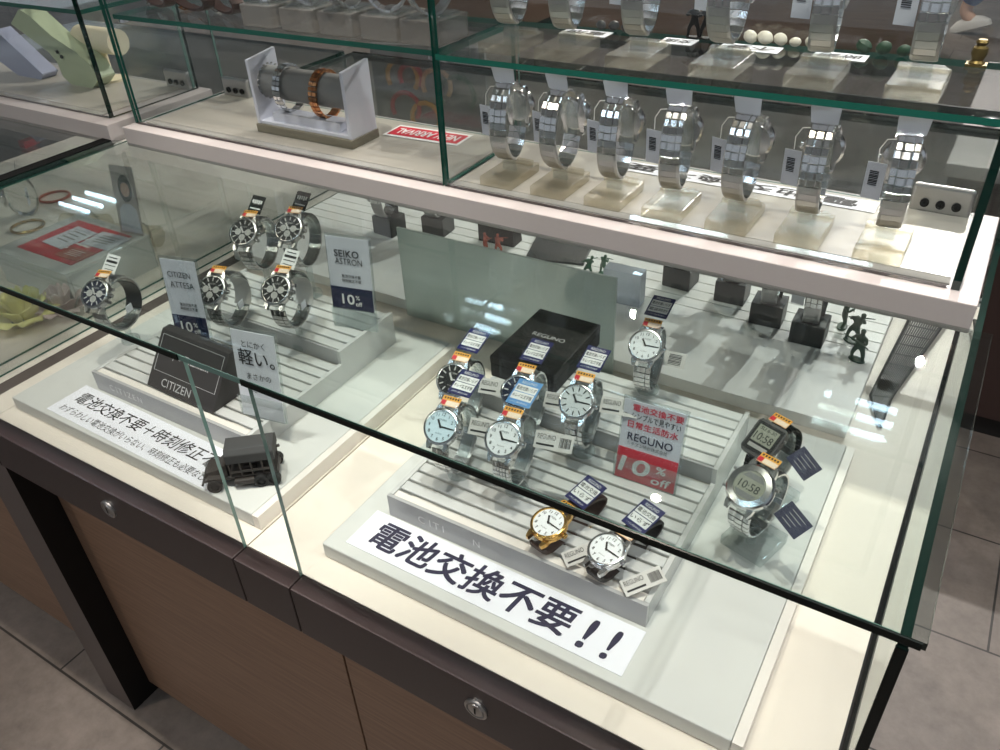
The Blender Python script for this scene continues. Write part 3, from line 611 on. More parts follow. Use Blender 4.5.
def disp(label, P, rz, zb, **k):
    t, root, e = watch(label, P, rz, **k)
    return t, root
YR = R(6)
REG = [('sticker',), ]
lst = [
 ('steel watch with pale blue dial and numerals at the front left of the right riser', (.263, .142, .1375), .05, dict(dial='dialb', tags=[('sticker',), ('blue', .004), ('bar', .02, .012)])),
 ('steel watch with white dial and fine linked bracelet at the front of the right riser', (.3317, .150, .143), .05, dict(dial='dialw', jub=True, nlink=34, tags=[('sticker',), ('blue', .001, 0, 'bluec'), ('bar', .024, .012)])),
 ('steel watch with black dial half hidden by a navy tag on the right riser', (.222, .222, .1315), .05, dict(dial='dialk', arabic=False, ink='silvert', tags=[('sticker',), ('blue', .003), ('bar', .024, .006)])),
 ('steel watch hidden behind a pale blue tag in the middle of the right riser', (.300, .232, .1355), .05, dict(dial='dialn', arabic=False, ink='silvert', tags=[('sticker',), ('blue', .001), ('bar', .024, .004)])),
 ('steel watch with silver stick marked dial in front of the black box', (.366, .240, .141), .05, dict(dial='dials', arabic=False, tags=[('sticker',), ('blue', 0), ('bar', .02, .008)])),
 ('steel watch with white dial alone on the back step of the right riser', (.3927, .356, .151), .07, dict(dial='dialw', tags=[('sticker',), ('blue', .0, 0, 'navy', ('電池交換いらず', '電波時計')), ('bar', .012, -.004, 0, .024)])),
]
RW = dict(zip([q[1] for q in lst], (' at the front left of the right riser', ' with the fine linked bracelet', ' with the black dial', ' behind the pale blue tag', ' with the silver dial', ' alone on the back step')))
for lab, P, zb, k in lst:
    t, root = disp(lab, P, YR, zb, a=.034, b=.038, t0=50, caseR=.0195, group='steel watches on the right riser', **k)
    ring_stand('clear ring stand inside ' + lab.split(' with')[0].split(' hidden')[0] + RW[P], root, zb + .0003, YR, a=.034, b=.038)
YL = R(16)
lst = [
 ('dark watch with navy chronograph dial and white tag alone at the left', (-.2945, .146, .1445), .05, dict(dial='dialn', tags=[('sticker',), ('square', 'white'), ('inner', 'k')])),
 ('dark watch with black chronograph dial at the back left of the left riser', (-.183, .3155, .184), .0702, dict(dial='dialk', tags=[('sticker',), ('square', 'black', '300')])),
 ('dark watch with black chronograph dial at the back right of the left riser', (-.122, .342, .191), .0702, dict(dial='dialk', tags=[('sticker',), ('square', 'black', '300')])),
 ('dark titanium watch with bare strap at the front of the left riser', (-.1605, .225, .1455), .05, dict(dial='dialk', tags=[('sticker',), ('inner',)])),
 ('dark titanium watch with white price tag at the front of the left riser', (-.0655, .250, .157), .05, dict(dial='dialk', tags=[('sticker',), ('square', 'white'), ('inner',)])),
]
for lab, P, zb, k in lst:
    t, root = disp(lab, P, YL, zb, a=.037, b=.036, t0=46, caseR=.0212, steel='darksteel', strap='darksteel' if 'navy' not in lab else 'brush', arabic=False, chrono=True, ink='silvert', group='dark watches on the left riser', w0=.021, w1=.018, **k)
    ring_stand('clear stand under ' + lab.replace(' chronograph', '').replace(' and white tag alone', '').replace(' titanium', ''), root, zb + .0003, YL, a=.037, b=.036)
for lab, P, bz, st, dx in (('gold watch with white dial on a brown leather strap lying on the right riser', (.3955, .125, .0825), 'gold', 'lbrown', 0), ('steel watch with white dial on a black leather strap lying on the right riser', (.4585, .121, .0825), 'steel', 'lblack', 0)):
    watch(lab, P, R(-15), a=.047, b=.0155, t0=52, caseR=.0185, steel=bz, strap=st, dial='dialw', w0=.019, w1=.016, tags=[('sticker',), ('blue', .0, R(28), 'navy', ('電池交換', 'いらず')), ('bar', .018, .004, 62)], group='leather strap watches')
P1, P2 = (.5465, .295, .1215), (.5545, .225, .1195)
t, root, e = watch('square black digital watch with grey screen at the right of the right case', P1, R(-20), a=.034, b=.0345, t0=55, square=True, steel='gunmetal', strap='black', w0=.022, w1=.018, tags=[('sticker',), ('navyr', .004)], nlink=22)
ring_stand('clear square based stand under the square black digital watch', root, PZ, R(-20), a=.034, b=.0345, square=True)
t, root, e = watch('round steel digital watch with grey screen at the right of the right case', P2, R(-16), a=.034, b=.0345, t0=55, caseR=.023, lcd=True, steel='steel', w0=.023, w1=.02, tags=[('sticker',), ('navyr', -.004)])
ring_stand('clear square based stand under the round steel digital watch', root, PZ, R(-16), a=.034, b=.0345, square=True)

# ---------------------------------------------------------------- upper showcase, right compartment
def back_watch(label, x, y, z, group):
    t = thing('wristwatch', label, 'watch', (x, y, z), PI + R(4), group)
    return t
SX = [.178, .246, .314, .382, .452, .523, .597]
tilt = [5, -4, 2, 6, -3, 3, 7]
ORD = ['first', 'second', 'third', 'fourth', 'fifth', 'sixth', 'seventh']
g_w = 'steel watches turned backwards below the upper glass shelf'
proto = None; protoS = None
def acrylic_base(label, x, y, z, group):
    t = thing('watch_stand', label, 'watch stand', (x, y, z), 0, group)
    g = MB(); g.box(-.0215, .0215, -.022, .046, 0, .011)
    g.build('base_block', 'acryl2', t, bevel=.0008)
    MB().prism([(-.0215, 0), (.0215, 0), (.015, .014), (-.0215, .014)], .0112, .014, T=Matrix.Translation((0, .03, 0))).build('back_step', 'acryl2', t)
    n = 20; vs = []; A, B = .025, .037
    for q in range(n + 1):
        an = -PI / 2 + .35 + (2 * PI - .7) * q / n; p = Vector((0, A * math.cos(an) + .012, B * math.sin(an) + .026 + B)); vs += [p + Vector((-.0075, 0, 0)), p + Vector((.0075, 0, 0))]
    g = MB(); g.add(vs, [(2 * q, 2 * q + 1, 2 * q + 3, 2 * q + 2) for q in range(n)], sm=True); c_ = g.build('ring', 'acryl', t); so = c_.modifiers.new('s', 'SOLIDIFY'); so.thickness = .0016
    MB().prism([(-.009, 0), (.009, 0), (.0075, .018), (-.0075, .018)], -.0015, .0015, T=basis((0, .012, .011), (1, 0, 0), (0, 0, 1))).build('neck', 'acryl', t)
    return t
wl = [('with the tag cut off by the partition', )]
for i, x in enumerate(SX):
    lab = ORD[i] + ' backward facing steel watch from the left below the upper shelf'
    if proto is None:
        proto, pr_root, e_ = watch(lab, (0, 0, 0), PI, a=.0275, b=.0425, t0=12, caseR=.0195, dial='dialk', arabic=False, ink='silvert', w0=.0215, w1=.0205, nlink=24, cz=(.5, .76), group=g_w, tags=[])
        # clear plastic tab on top and price tag with thread on one side
        tb = MB(); tb.prism([(-.012, 0), (.012, 0), (.0135, .017), (.011, .021), (-.011, .021), (-.0135, .017)], -.0004, .0004, T=basis((0, .004, .0866), (-1, 0, 0), (0, .35, .94))); tb.build('plastic_tab', 'tab', proto)
        T = basis((.0215, .012, .044), (-1, .25, 0), (0, .1, 1)); c_ = MB().quad(.017, .036, T=T).build('price_tag', 'papg', proto)
        g = MB()
        for q in range(9): g.box(-.005, .003, -.004 + q * .0016, -.0032 + q * .0016 + (q % 3) * .0002, .0003, .0005, T=T)
        text(g, 'SEIKO', .0055, .004, h=.0022, T=T @ Matrix.Rotation(PI / 2, 4, 'Z'), z=.0004) if False else None
        g.build('bar_code', 'ink', c_)
        MB().tube([(.01, .006, .082), (.018, .006, .081), (.0225, .009, .073), (.0215, .012, .062)], .0005, 6).build('thread', 'white', proto)
        o = proto; protoS = acrylic_base('clear stepped block stand under the first backward facing watch', x, .42, ZT + .002, 'clear block stands on the white board')
    else:
        o = copy_tree(proto); s_ = copy_tree(protoS); s_.location = (x, .42, ZT + .002 + F0); s_['label'] = 'clear stepped block stand under the %s backward facing watch' % ORD[i]
    o['label'] = lab; o.location = (x, .432, ZT + .0285 + F0); o.rotation_euler = (0, 0, PI + R(tilt[i]))
UX = [.186, .254, .334, .42, .508, .592]
for i, x in enumerate(UX):
    o = copy_tree(proto); o['label'] = ORD[i] + ' backward facing steel watch from the left on the glass shelf'; o['group'] = 'steel watches turned backwards on the upper glass shelf'
    o.location = (x, .432, US + .0268 + F0); o.rotation_euler = (0, 0, PI + R(tilt[-i]))
    s_ = copy_tree(protoS); s_.location = (x, .42, US + .0003 + F0); s_['group'] = 'clear block stands on the glass shelf'; s_['label'] = 'clear stepped block stand under the %s watch on the glass shelf' % ORD[i]
flat_sign('long white paper strip with black lettering behind the lower row of watches', .265, .575, .512, .542, ZT + .0022, [('電池交換不要', 0, 0, .27, .02, 'ink', .01, .12)], rz=PI)
for i, (x0, x1, txt) in enumerate(((.205, .262, '電池'), (.325, .362, '交換'), (.39, .452, '不要'), (.485, .535, '時刻'))):
    flat_sign('%s small paper card with black lettering from the left on the glass shelf' % ORD[i], x0, x1, .505, .53, US + .0003, [(txt, 0, 0, (x1 - x0) * .8, .015, 'ink', .01, .12)], rz=PI, name='paper_card', cat='card', group='paper cards on the glass shelf')
# ornaments along the back of the glass shelf
def stones(label, x, n, mt, name, cat, r=.009, group=None):
    for k in range(n):
        rr = r * random.uniform(.75, 1.2); y = .5385 + random.uniform(-.001, .001); xx = x + (k - (n - 1) / 2) * r * 2.15
        g = MB(); T = Matrix.Translation((0, 0, rr * .8)) @ Matrix.Rotation(random.uniform(-.5, .5), 4, 'Y') @ Matrix.Diagonal((1, .62, .8, 1))
        g.lathe([(rr * math.sin(PI * q / 8) * random.uniform(.9, 1.08) + .0001, -rr * math.cos(PI * q / 8)) for q in range(9)], 12, T=T)
        o = g.build(name, mt); up(o, (xx, y, US + .0006)); tag(o, label, cat, group)
stones('dark glossy stone in a row behind the watches on the glass shelf', .265, 4, 'stone', 'ornament_stone', 'ornament', .007, 'dark stones on the glass shelf')
stones('white banded shell in a row behind the watches on the glass shelf', .445, 5, 'shell', 'ornament_shell', 'ornament', .0072, 'white shells on the glass shelf')
stones('greenish stone in a row near the right of the glass shelf', .545, 3, 'dgreen', 'ornament_stone', 'ornament', .0085, 'green stones on the glass shelf')
def soldier(label, x, y, z, mt, rz=0, h=.046, group=None, pose=0, name='toy_soldier', cat='toy figure', gun=True):
    t = thing(name, label, cat, (x, y, z), rz, group); s = h
    MB().lathe([(.17, 0), (.19, .02), (.18, .05), (.1, .06)], 18, T=Matrix.Diagonal((s * 1.3, s * .8, s, 1))).build('base', mt, t)
    P = lambda a, b, c: (a * s, b * s, c * s)
    lean = .08 * pose
    J = [(P(0, 0, .48), .075 * s), (P(-lean, 0, .62), .07 * s), (P(-lean * 2, 0, .78), .085 * s), (P(-lean * 2.2, 0, .86), .035 * s), (P(-lean * 2.3, 0, .93), .058 * s), (P(-lean * 2.3, 0, 1.0), .05 * s),
         (P(.09, 0, .44), .06 * s), (P(.16, -.03, .26), .045 * s), (P(.17, 0, .07), .035 * s), (P(.21, -.06, .055), .03 * s), (P(-.09, 0, .44), .06 * s), (P(-.14, -.08, .26), .045 * s), (P(-.17, 0, .07), .035 * s), (P(-.2, -.06, .055), .03 * s),
         (P(.14, -.01, .78), .04 * s), (P(.22, -.1, .66), .034 * s), (P(.1, -.2, .7), .028 * s), (P(-.16, -.01, .78), .04 * s), (P(-.24, -.1, .68), .034 * s), (P(-.08, -.22, .74), .028 * s)]
    E_ = [(0, 1), (1, 2), (2, 3), (3, 4), (4, 5), (0, 6), (6, 7), (7, 8), (8, 9), (0, 10), (10, 11), (11, 12), (12, 13), (2, 14), (14, 15), (15, 16), (2, 17), (17, 18), (18, 19)]
    skin_figure('body', [(j[0], j[1] * 1.35) for j in J], E_, mt, t, sub=1)
    MB().lathe([(.07 * s, 0), (.075 * s, .02 * s), (.055 * s, .06 * s), (.02 * s, .08 * s)], 12, T=Matrix.Translation(P(-lean * 2.3, 0, .96))).build('helmet', mt, t)
    if gun: MB().tube([P(.34, -.2, .62), P(.1, -.21, .70), P(-.1, -.23, .76), P(-.42, -.26, .84)], [.018 * s, .03 * s, .022 * s, .012 * s], 6).build('rifle', mt, t)
    return t
for x, lab in ((.352, 'first'), (.366, 'second'), (.38, 'third')):
    soldier('%s small black figurine from the left behind the watches on the glass shelf' % lab, x, .538, US + .0006, 'black', 0, .034, 'black figurines on the glass shelf', 0, 'figurine', 'ornament', False)
t = thing('figurine', 'small brass figurine at the right end of the glass shelf', 'ornament', (.628, .53, US + .0003))
MB().lathe([(.006, 0), (.007, .003), (.005, .005), (.007, .011), (.0065, .016), (.004, .018), (.0055, .021), (.004, .023)], 14).build('body', 'brass', t)
MB().box(-.009, .009, -.007, .007, 0, .002).build('foot', 'brass', t)

# ---------------------------------------------------------------- upper showcase, left compartment
bz = ZT + .0021
t = thing('bracelet_stand', 'white bracelet stand with a grey roll on a grey wooden base', 'jewellery stand', (-.15, .4555, bz))
MB().box(-.088, .088, -.0285, .0285, 0, .0115).build('wooden_base', 'oak', t, bevel=.0006)
for s in (-1, 1): MB().prism([(-.026, 0), (.027, 0), (.027, .092), (-.026, .086)], -.0025, .0025, T=Matrix(((0, 0, 1, s * .0835), (1, 0, 0, 0), (0, 1, 0, .0117), (0, 0, 0, 1)))).build('side_panel', 'pwhite', t, bevel=.0006)
MB().box(-.081, .081, -.024, .024, .0117, .0155).build('floor_panel', 'pwhite', t)
MB().prism([(-.018, .0), (.006, .006), (.006, .012), (-.018, .012)], -.062, .062, T=Matrix(((0, 0, 1, 0), (1, 0, 0, 0), (0, 1, 0, .0157), (0, 0, 0, 1)))).build('inner_wedge', 'pwhite', t)
CZ = .063
MB().tube([(-.0808, .004, CZ), (.0808, .004, CZ)], .0215, 32).build('roll', 'velvet', t)
for s in (-1, 1):
    g = MB(); n = 20
    for k in range(n): a_ = 2 * PI * k / n; g.lathe([(.0016, 0), (.002, .001), (.0016, .002)], 8, T=Matrix.Translation((s * .0765, .004 + .0235 * math.cos(a_), CZ + .0235 * math.sin(a_))))
    g.build('bead_ring', 'steel', t)
def band(label, x, mt):
    t = thing('bracelet', label, 'bracelet', (-.15 + x, .4595, bz + CZ)); n = 30; g = MB(); h = MB()
    for k in range(n):
        a_ = 2 * PI * k / n; ry, rz_ = .0255, .0305
        p = Vector((0, ry * math.cos(a_), rz_ * math.sin(a_) - .006)); nn = Vector((0, math.cos(a_) / ry, math.sin(a_) / rz_)).normalized()
        T = basis(p, (1, 0, 0), nn.cross(Vector((1, 0, 0))), nn)
        for xx in (-.0036, .0036): g.box(xx - .003, xx + .003, -.0024, .0024, -.0012, .0018, T=T)
        if k % 2: h.box(-.0008, .0012, -.0024, .0024, -.0008, .0028, T=T)
    g.build('links', mt, t); h.build('centre_links', mt, t); return t
band('silver link bracelet on the grey roll of the bracelet stand', -.042, 'steel'); band('rose gold link bracelet on the grey roll of the bracelet stand', .024, 'rose')
t = thing('card_sign', 'red card with upside down white lettering beside the bracelet stand', 'sign', (-.004, .516, bz), PI + R(3))
c_ = MB().box(-.06, .06, -.022, .022, 0, .0006).build('sheet', 'white', t); MB().box(-.056, .056, -.0165, .0165, .0006, .0008).build('red_field', 'red', c_)
g = MB(); text(g, 'NEW ARRIVAL', 0, 0, .098, .019, bold=.012, z=.001); g.build('lettering', 'white', c_)
bx = [-.165, -.098, -.036, .028, .086]
blk = None
for i, x in enumerate(bx):
    if blk is None:
        blk = thing('display_block', '', 'display block', (x, .43, US + .0003), 0, 'cloudy blocks on the glass shelf')
        MB().box(-.026, .026, -.03, .03, 0, .026).build('block', 'haze', blk, bevel=.001); MB().box(-.02, .02, -.024, .024, .0262, .0285).build('rest', 'acryl', blk); o = blk
    else: o = copy_tree(blk); o.location = (x, .43, US + .0003 + F0)
    o['label'] = ORD[i] + ' cloudy display block from the left on the glass shelf'
    w_ = copy_tree(proto); w_.location = (x, .425, US + .0292 + F0); w_.rotation_euler = (0, 0, R(-60 + 25 * (i % 3))); w_['label'] = 'steel watch on the %s cloudy block of the left glass shelf' % ORD[i]; w_['group'] = 'watches on the cloudy blocks'
for i, (x, rz_) in enumerate(((-.385, 70), (-.31, 75), (-.25, 68))):
    watch('%s watch with dark plum strap from the left lying on the glass shelf' % ORD[i], (x, .44, US + .036), R(rz_), a=.05, b=.013, t0=62, caseR=.016, steel='rose' if i % 2 else 'steel', strap='lbrown', dial='dialk', arabic=False, ink='silvert', w0=.017, w1=.015, group='plum strap watches lying on the glass shelf')

# ---------------------------------------------------------------- goods in the upper left corner case
GREEN = [(-.856, .37), (-.816, .396), (-.792, .388), (-.747, .359), (-.693, .338), (-.664, .321), (-.652, .298), (-.677, .2795), (-.734, .2795), (-.753, .291), (-.756, .316), (-.772, .331)]
BLUE = [(-.952, .329), (-.91, .358), (-.808, .29), (-.819, .2795), (-.887, .2795), (-.963, .314)]
def leaning(name, label, cat, pts, y, d, mt, extra=None):
    x0 = sum(p[0] for p in pts) / len(pts); t = thing(name, label, cat, (x0, y, ZT + .001))
    T = Matrix(((1, 0, 0, 0), (0, 0, 1, 0), (0, 1, 0, 0), (0, 0, 0, 1)))
    MB().prism([(p[0] - x0, p[1] - ZT) for p in pts], -d / 2, d / 2, T=T, sm=False).build('body', mt, t, bevel=.004, seg=3); return t, x0
t, x0 = leaning('massager', 'sage green handheld gadget leaning behind glass at the upper left', 'gadget', GREEN, .49, .034, 'lime')
for px, pz in ((-.742, .3335), (-.734, .3265)): MB().lathe([(.003, 0), (.003, .002)], 12, T=Matrix.Translation((px - x0, -.018, pz - ZT)) @ Matrix.Rotation(PI / 2, 4, 'X')).build('button', 'soot', t)
t, x0 = leaning('gift_box', 'blue grey slim box leaning beside the sage green gadget', 'box', BLUE, .485, .03, 'bluegrey')
MB().box(-.088, -.07, -.016, .016, .085, .097).build('red_end', 'red', t)
t = thing('cushion_stand', 'cream suede roll on a post behind the sage green gadget', 'jewellery stand', (-.69, .522, ZT + .0005))
MB().lathe([(.025, 0), (.025, .005), (.006, .007), (.005, .05)], 20).build('post', 'cream', t); MB().tube([(-.05, 0, .068), (.05, 0, .068)], .021, 24).build('roll', 'cream', t)
t = thing('leaflet', 'peach leaflet lying below the sage green gadget', 'leaflet', (-.70, .515, ZT + .0004)); MB().box(-.09, .08, -.02, .022, 0, .0008).build('sheet', 'rosep', t)

# ---------------------------------------------------------------- far left case
t = thing('riser_box', 'pale clear riser box carrying leaflets in the far left case', 'display riser', (-.65, .33, 0.0003))
for n_, a in (('front_plate', (-.1, .1, -.085, -.08, 0, .056)), ('right_plate', (.095, .1, -.0795, .08, 0, .056)), ('left_plate', (-.1, -.095, -.0795, .08, 0, .056)), ('top_plate', (-.1, .1, -.085, .08, .0565, .0615))):
    MB().box(*a).build(n_, 'slat', t, bevel=.0006)
z = .0622
for nm, lab, x, y, w, d, mt, rz_, dz in (('leaflet', 'red leaflet under the white cards on the riser box', -.645, .33, .15, .12, 'red', 0, 0), ('card', 'white price card at the back right of the riser box', -.595, .355, .07, .05, 'papg', 4, .0012), ('card', 'white price card at the back left of the riser box', -.665, .335, .06, .07, 'papg', -3, .0012), ('card', 'small crimson card in front on the riser box', -.60, .298, .06, .034, 'redp', 3, .0012)):
    t = thing(nm, lab, 'leaflet', (x, y, z + dz), R(rz_)); c_ = MB().box(-w / 2, w / 2, -d / 2, d / 2, 0, .0008).build('sheet', mt, t); g = MB()
    for k in range(4): g.box(-w * .3, w * (.3 - .08 * (k % 2)), d * (.25 - .15 * k), d * (.29 - .15 * k), .0008, .001)
    g.build('print_marks', 'grey' if mt == 'papg' else 'white', c_)
t = thing('portrait_card', 'tall card with a faded portrait standing behind the riser box', 'card', (-.577, .396, .0625), R(10))
T = Matrix.Rotation(R(80), 4, 'X'); c_ = MB().box(-.025, .025, 0, .118, -.0015, 0, T=T).build('card', 'face', t)
g = MB(); g.lathe([(.0095, 0.0002), (.0095, .0006)], 20, T=T @ Matrix.Translation((.002, .078, 0)), sy=1.3); g.build('printed_face', 'skin', c_); MB().lathe([(.0145, .0001), (.0145, .0003)], 20, T=T @ Matrix.Translation((.002, .08, 0)), sy=1.6).build('printed_hair', 'hair', c_); MB().prism([(-.021, .004), (.024, .004), (.02, .045), (.008, .054), (-.004, .054), (-.017, .045)], .0003, .0005, T=T).build('printed_blouse', 'papg', c_)
def rose(label, x, y, z, r, mt):
    t = thing('rose', label, 'flower', (x, y, z)); random.seed(int(r * 1e4) + 5)
    for ring, (n, rr, hh, op) in enumerate(((3, .25, 1.0, .1), (5, .5, .95, .35), (6, .78, .8, .65), (7, 1.0, .6, 1.0))):
        g = MB()
        for k in range(n):
            a_ = 2 * PI * k / n + ring * .5; vs = []
            for i in range(6):
                for j in range(6):
                    v = i / 5; u_ = (j / 5 - .5); w = (.3 + .7 * math.sin(PI * min(v * .75 + .15, 1))) * 2.6 / n ** .5
                    an = a_ + u_ * w; q = rr * r * (.45 + .6 * v ** (.7)) * (1 + op * .3 * v * v); vs.append((q * math.cos(an), q * math.sin(an), r * hh * 1.45 * v ** .8 - op * .3 * r * v ** 3 - abs(u_) * r * .25 * v))
            g.add(vs, [(i * 6 + j, i * 6 + j + 1, i * 6 + 7 + j, i * 6 + 6 + j) for i in range(5) for j in range(5)], sm=True)
        o = g.build('petals', mt, t); so = o.modifiers.new('s', 'SOLIDIFY'); so.thickness = r * .02
    MB().lathe([(r * .2, 0), (r * .5, r * .1), (r * .25, r * .3)], 12).build('calyx', 'dgreen', t)
rose('yellow rose at the left edge of the far left case', -.588, .178, .0003, .043, 'rosey'); rose('pale pink rose behind the yellow rose', -.556, .226, .0003, .036, 'rosep')
for lab, x, y, a_ in (('clear display roll with a steel ring lying behind the riser box', -.655, .452, 20), ('second clear display roll behind the riser box, further left', -.79, .44, 24)):
    t = thing('display_roll', lab, 'display roll', (x, y, .0205), R(a_)); MB().tube([(-.045, 0, 0), (.045, 0, 0)], .02, 20).build('roll', 'acryl2', t)
    MB().tube([(.012, .0215 * math.cos(q), .0215 * math.sin(q)) for q in [2 * PI * k / 28 for k in range(28)]], .0022, 8, closed=True).build('ring', 'steel', t)
for lab, x, y in (('gold bangle lying at the left in the far left case', -.93, .40), ('red brown bangle lying at the back of the far left case', -1.02, .52)):
    MB_ = MB().tube([(.03 * math.cos(q), .03 * math.sin(q), 0) for q in [2 * PI * k / 36 for k in range(36)]], .0028, 8, closed=True).build('bangle', 'gold' if 'gold' in lab else 'redp'); up(MB_, (x, y, .0034)); tag(MB_, lab, 'bangle')
w_ = copy_tree(proto); w_.location = (-.99, .44, F0 + .0005); w_.rotation_euler = (0, 0, R(-30)); w_['label'] = 'steel watch lying deep in the far left case'; w_['group'] = 'watches in the far left case'

# ---------------------------------------------------------------- back half of the case
t = thing('frosted_screen', 'grey green frosted screen standing behind the right riser', 'screen', (.125, .4835, .0005), R(.5))
MB().box(-.175, .175, -.002, .002, 0, .149).build('sheet', 'frost', t, bevel=.0005)
t = thing('slatted_board', 'white slatted board filling the back half of the case', 'display riser', (.08, .73, .0004))
MB().box(-.525, .525, -.055, .145, 0, .004).build('base', 'soot', t)
MB().box(-.525, .525, -.2375, -.0575, 0, .018).build('front_apron', 'white', t, bevel=.0008)
for k in range(7): MB().box(-.525, .525, -.0557 + k * .0265, -.0557 + k * .0265 + .0247, .0042, .018).build('slat', 'white', t, bevel=.0008)
SZ = .0186
cube = None
for i, (x, y) in enumerate(((.300, .735), (.385, .728), (.45, .69), (.514, .666), (-.155, .72), (-.235, .68))):
    if cube is None:
        cube = thing('watch_stand', '', 'watch stand', (x, y, SZ), R(8), 'dark cube stands on the slatted board')
        MB().box(-.0225, .0225, -.02, .02, 0, .034).build('cube', 'stand', cube, bevel=.001)
        MB().prism([(-.014, 0), (.014, 0), (.017, .06), (-.017, .06)], -.001, .001, T=basis((0, .012, .0342), (1, 0, 0), (0, 0, 1))).build('upright', 'smoke', cube); o = cube
    else: o = copy_tree(cube); o.location = (x, y, SZ + F0)
    o.rotation_euler = (0, 0, R((-3, 2, 3, 1, 4, -4)[i]))
    o['label'] = 'dark cube stand, %s from the left on the slatted board' % ['third', 'fourth', 'fifth', 'last', 'second', 'first'][i]
    w_ = copy_tree(proto); w_.location = (x, y - .006, SZ + .035 + F0); w_.rotation_euler = (0, 0, PI + R(8)); w_['label'] = 'watch seen from behind on the %s dark cube stand from the left' % ['third', 'fourth', 'fifth', 'last', 'second', 'first'][i]; w_['group'] = 'watches on the dark cube stands'
t = thing('display_plaque', 'black block seen from behind above the frosted screen', 'plaque', (-.035, .735, SZ), R(2)); MB().prism([(-.012, 0), (.02, 0), (.006, .075), (-.012, .075)], -.035, .035, T=Matrix(((0, 0, 1, 0), (1, 0, 0, 0), (0, 1, 0, 0), (0, 0, 0, 1)))).build('body', 'black', t, bevel=.001)
t = thing('display_plaque', 'dark slanting panel lying behind the frosted screen', 'plaque', (.075, .765, SZ), R(14)); MB().prism([(-.06, 0), (.06, 0), (.06, .012), (-.06, .004)], -.05, .05, T=Matrix(((0, 0, 1, 0), (1, 0, 0, 0), (0, 1, 0, 0), (0, 0, 0, 1)))).build('body', 'stand', t, bevel=.001)
t = thing('display_block', 'pale clear block seen from behind, right of the frosted screen', 'display block', (.243, .645, SZ), R(3)); MB().box(-.03, .03, -.012, .012, 0, .055).build('block', 'tab', t, bevel=.001)
soldier('red brown toy soldier aiming right above the frosted screen', -.012, .694, SZ, 'redp', R(170), .036)
soldier('red brown toy soldier half hidden by the black block', -.034, .688, SZ, 'redp', R(100), .036)
soldier('green toy soldier kneeling right of the dark slanting panel', .160, .690, SZ, 'green', R(200), .036, pose=1)
soldier('second green toy soldier close behind the kneeling one', .178, .708, SZ, 'green', R(150), .036, pose=1)
soldier('dark green toy soldier nearest the front at the right', .584, .642, SZ, 'dgreen', R(-20), .047)
soldier('dark green toy soldier running between two others', .568, .686, SZ, 'dgreen', R(160), .047, pose=1)
soldier('dark green toy soldier shouldering a tube beside the last cube stand', .549, .718, SZ, 'dgreen', R(90), .047)
t = thing('mesh_reflection', 'tapering dark mesh reflection built as black wires at the right of the case', 'reflection', (.637, .533, .0004))  # made-up wire shape standing in for a dark grating reflection
V3 = Vector; Lp = [(0, 0, .002), (-.022, .055, .006), (-.008, .302, .012)]; Rp = [(.001, 0, .002), (.002, .062, .006), (.0395, .301, .012)]
fr = MB(); fr.tube(Lp, .0019, 8).tube(Rp, .0019, 8).tube([Lp[2], Rp[2]], .0015, 8).tube([Lp[1], Rp[1]], .0012, 8); fr.build('frame', 'cable', t)
g = MB()
for k in range(1, 14): f = k / 14; g.tube([V3(Lp[0]), V3(Lp[1]).lerp(V3(Rp[1]), f), V3(Lp[2]).lerp(V3(Rp[2]), f)], .0011, 5)
for k in range(1, 9): f = k / 9; g.tube([V3(Lp[1]).lerp(V3(Lp[2]), f), V3(Rp[1]).lerp(V3(Rp[2]), f)], .001, 6)
g.build('mesh', 'cable', t)

# ---------------------------------------------------------------- toy vehicle
t = thing('toy_truck', 'worn black toy army truck with a grey canopy beside the handwritten sign', 'toy vehicle', (.024, .071, PZ), R(40))
L_, W_ = .041, .018
XZ = Matrix(((1, 0, 0, 0), (0, 0, 1, 0), (0, 1, 0, 0), (0, 0, 0, 1))); YZ = Matrix(((0, 0, 1, 0), (1, 0, 0, 0), (0, 1, 0, 0), (0, 0, 0, 1)))
MB().box(-L_, L_, -W_ * .7, W_ * .7, .009, .014).build('chassis', 'gunk', t, bevel=.001)
MB().prism([(-L_, .0142), (-.016, .0142), (-.016, .029), (-.019, .03), (-.026, .0245), (-L_ + .003, .0225), (-L_, .019)], -W_ * .62, W_ * .62, T=XZ).build('bonnet', 'gunk', t, bevel=.0012)
MB().box(-.013, .040, -W_ * .9, W_ * .9, .0142, .0165).build('load_bed', 'gunk', t, bevel=.0006)
MB().prism([(-W_ * .95, 0), (W_ * .95, 0), (W_ * .95, .012), (W_ * .6, .017), (-W_ * .6, .017), (-W_ * .95, .012)], -.013, .041, T=Matrix.Translation((0, 0, .035)) @ YZ).build('canopy', 'gunk2', t, bevel=.0012)
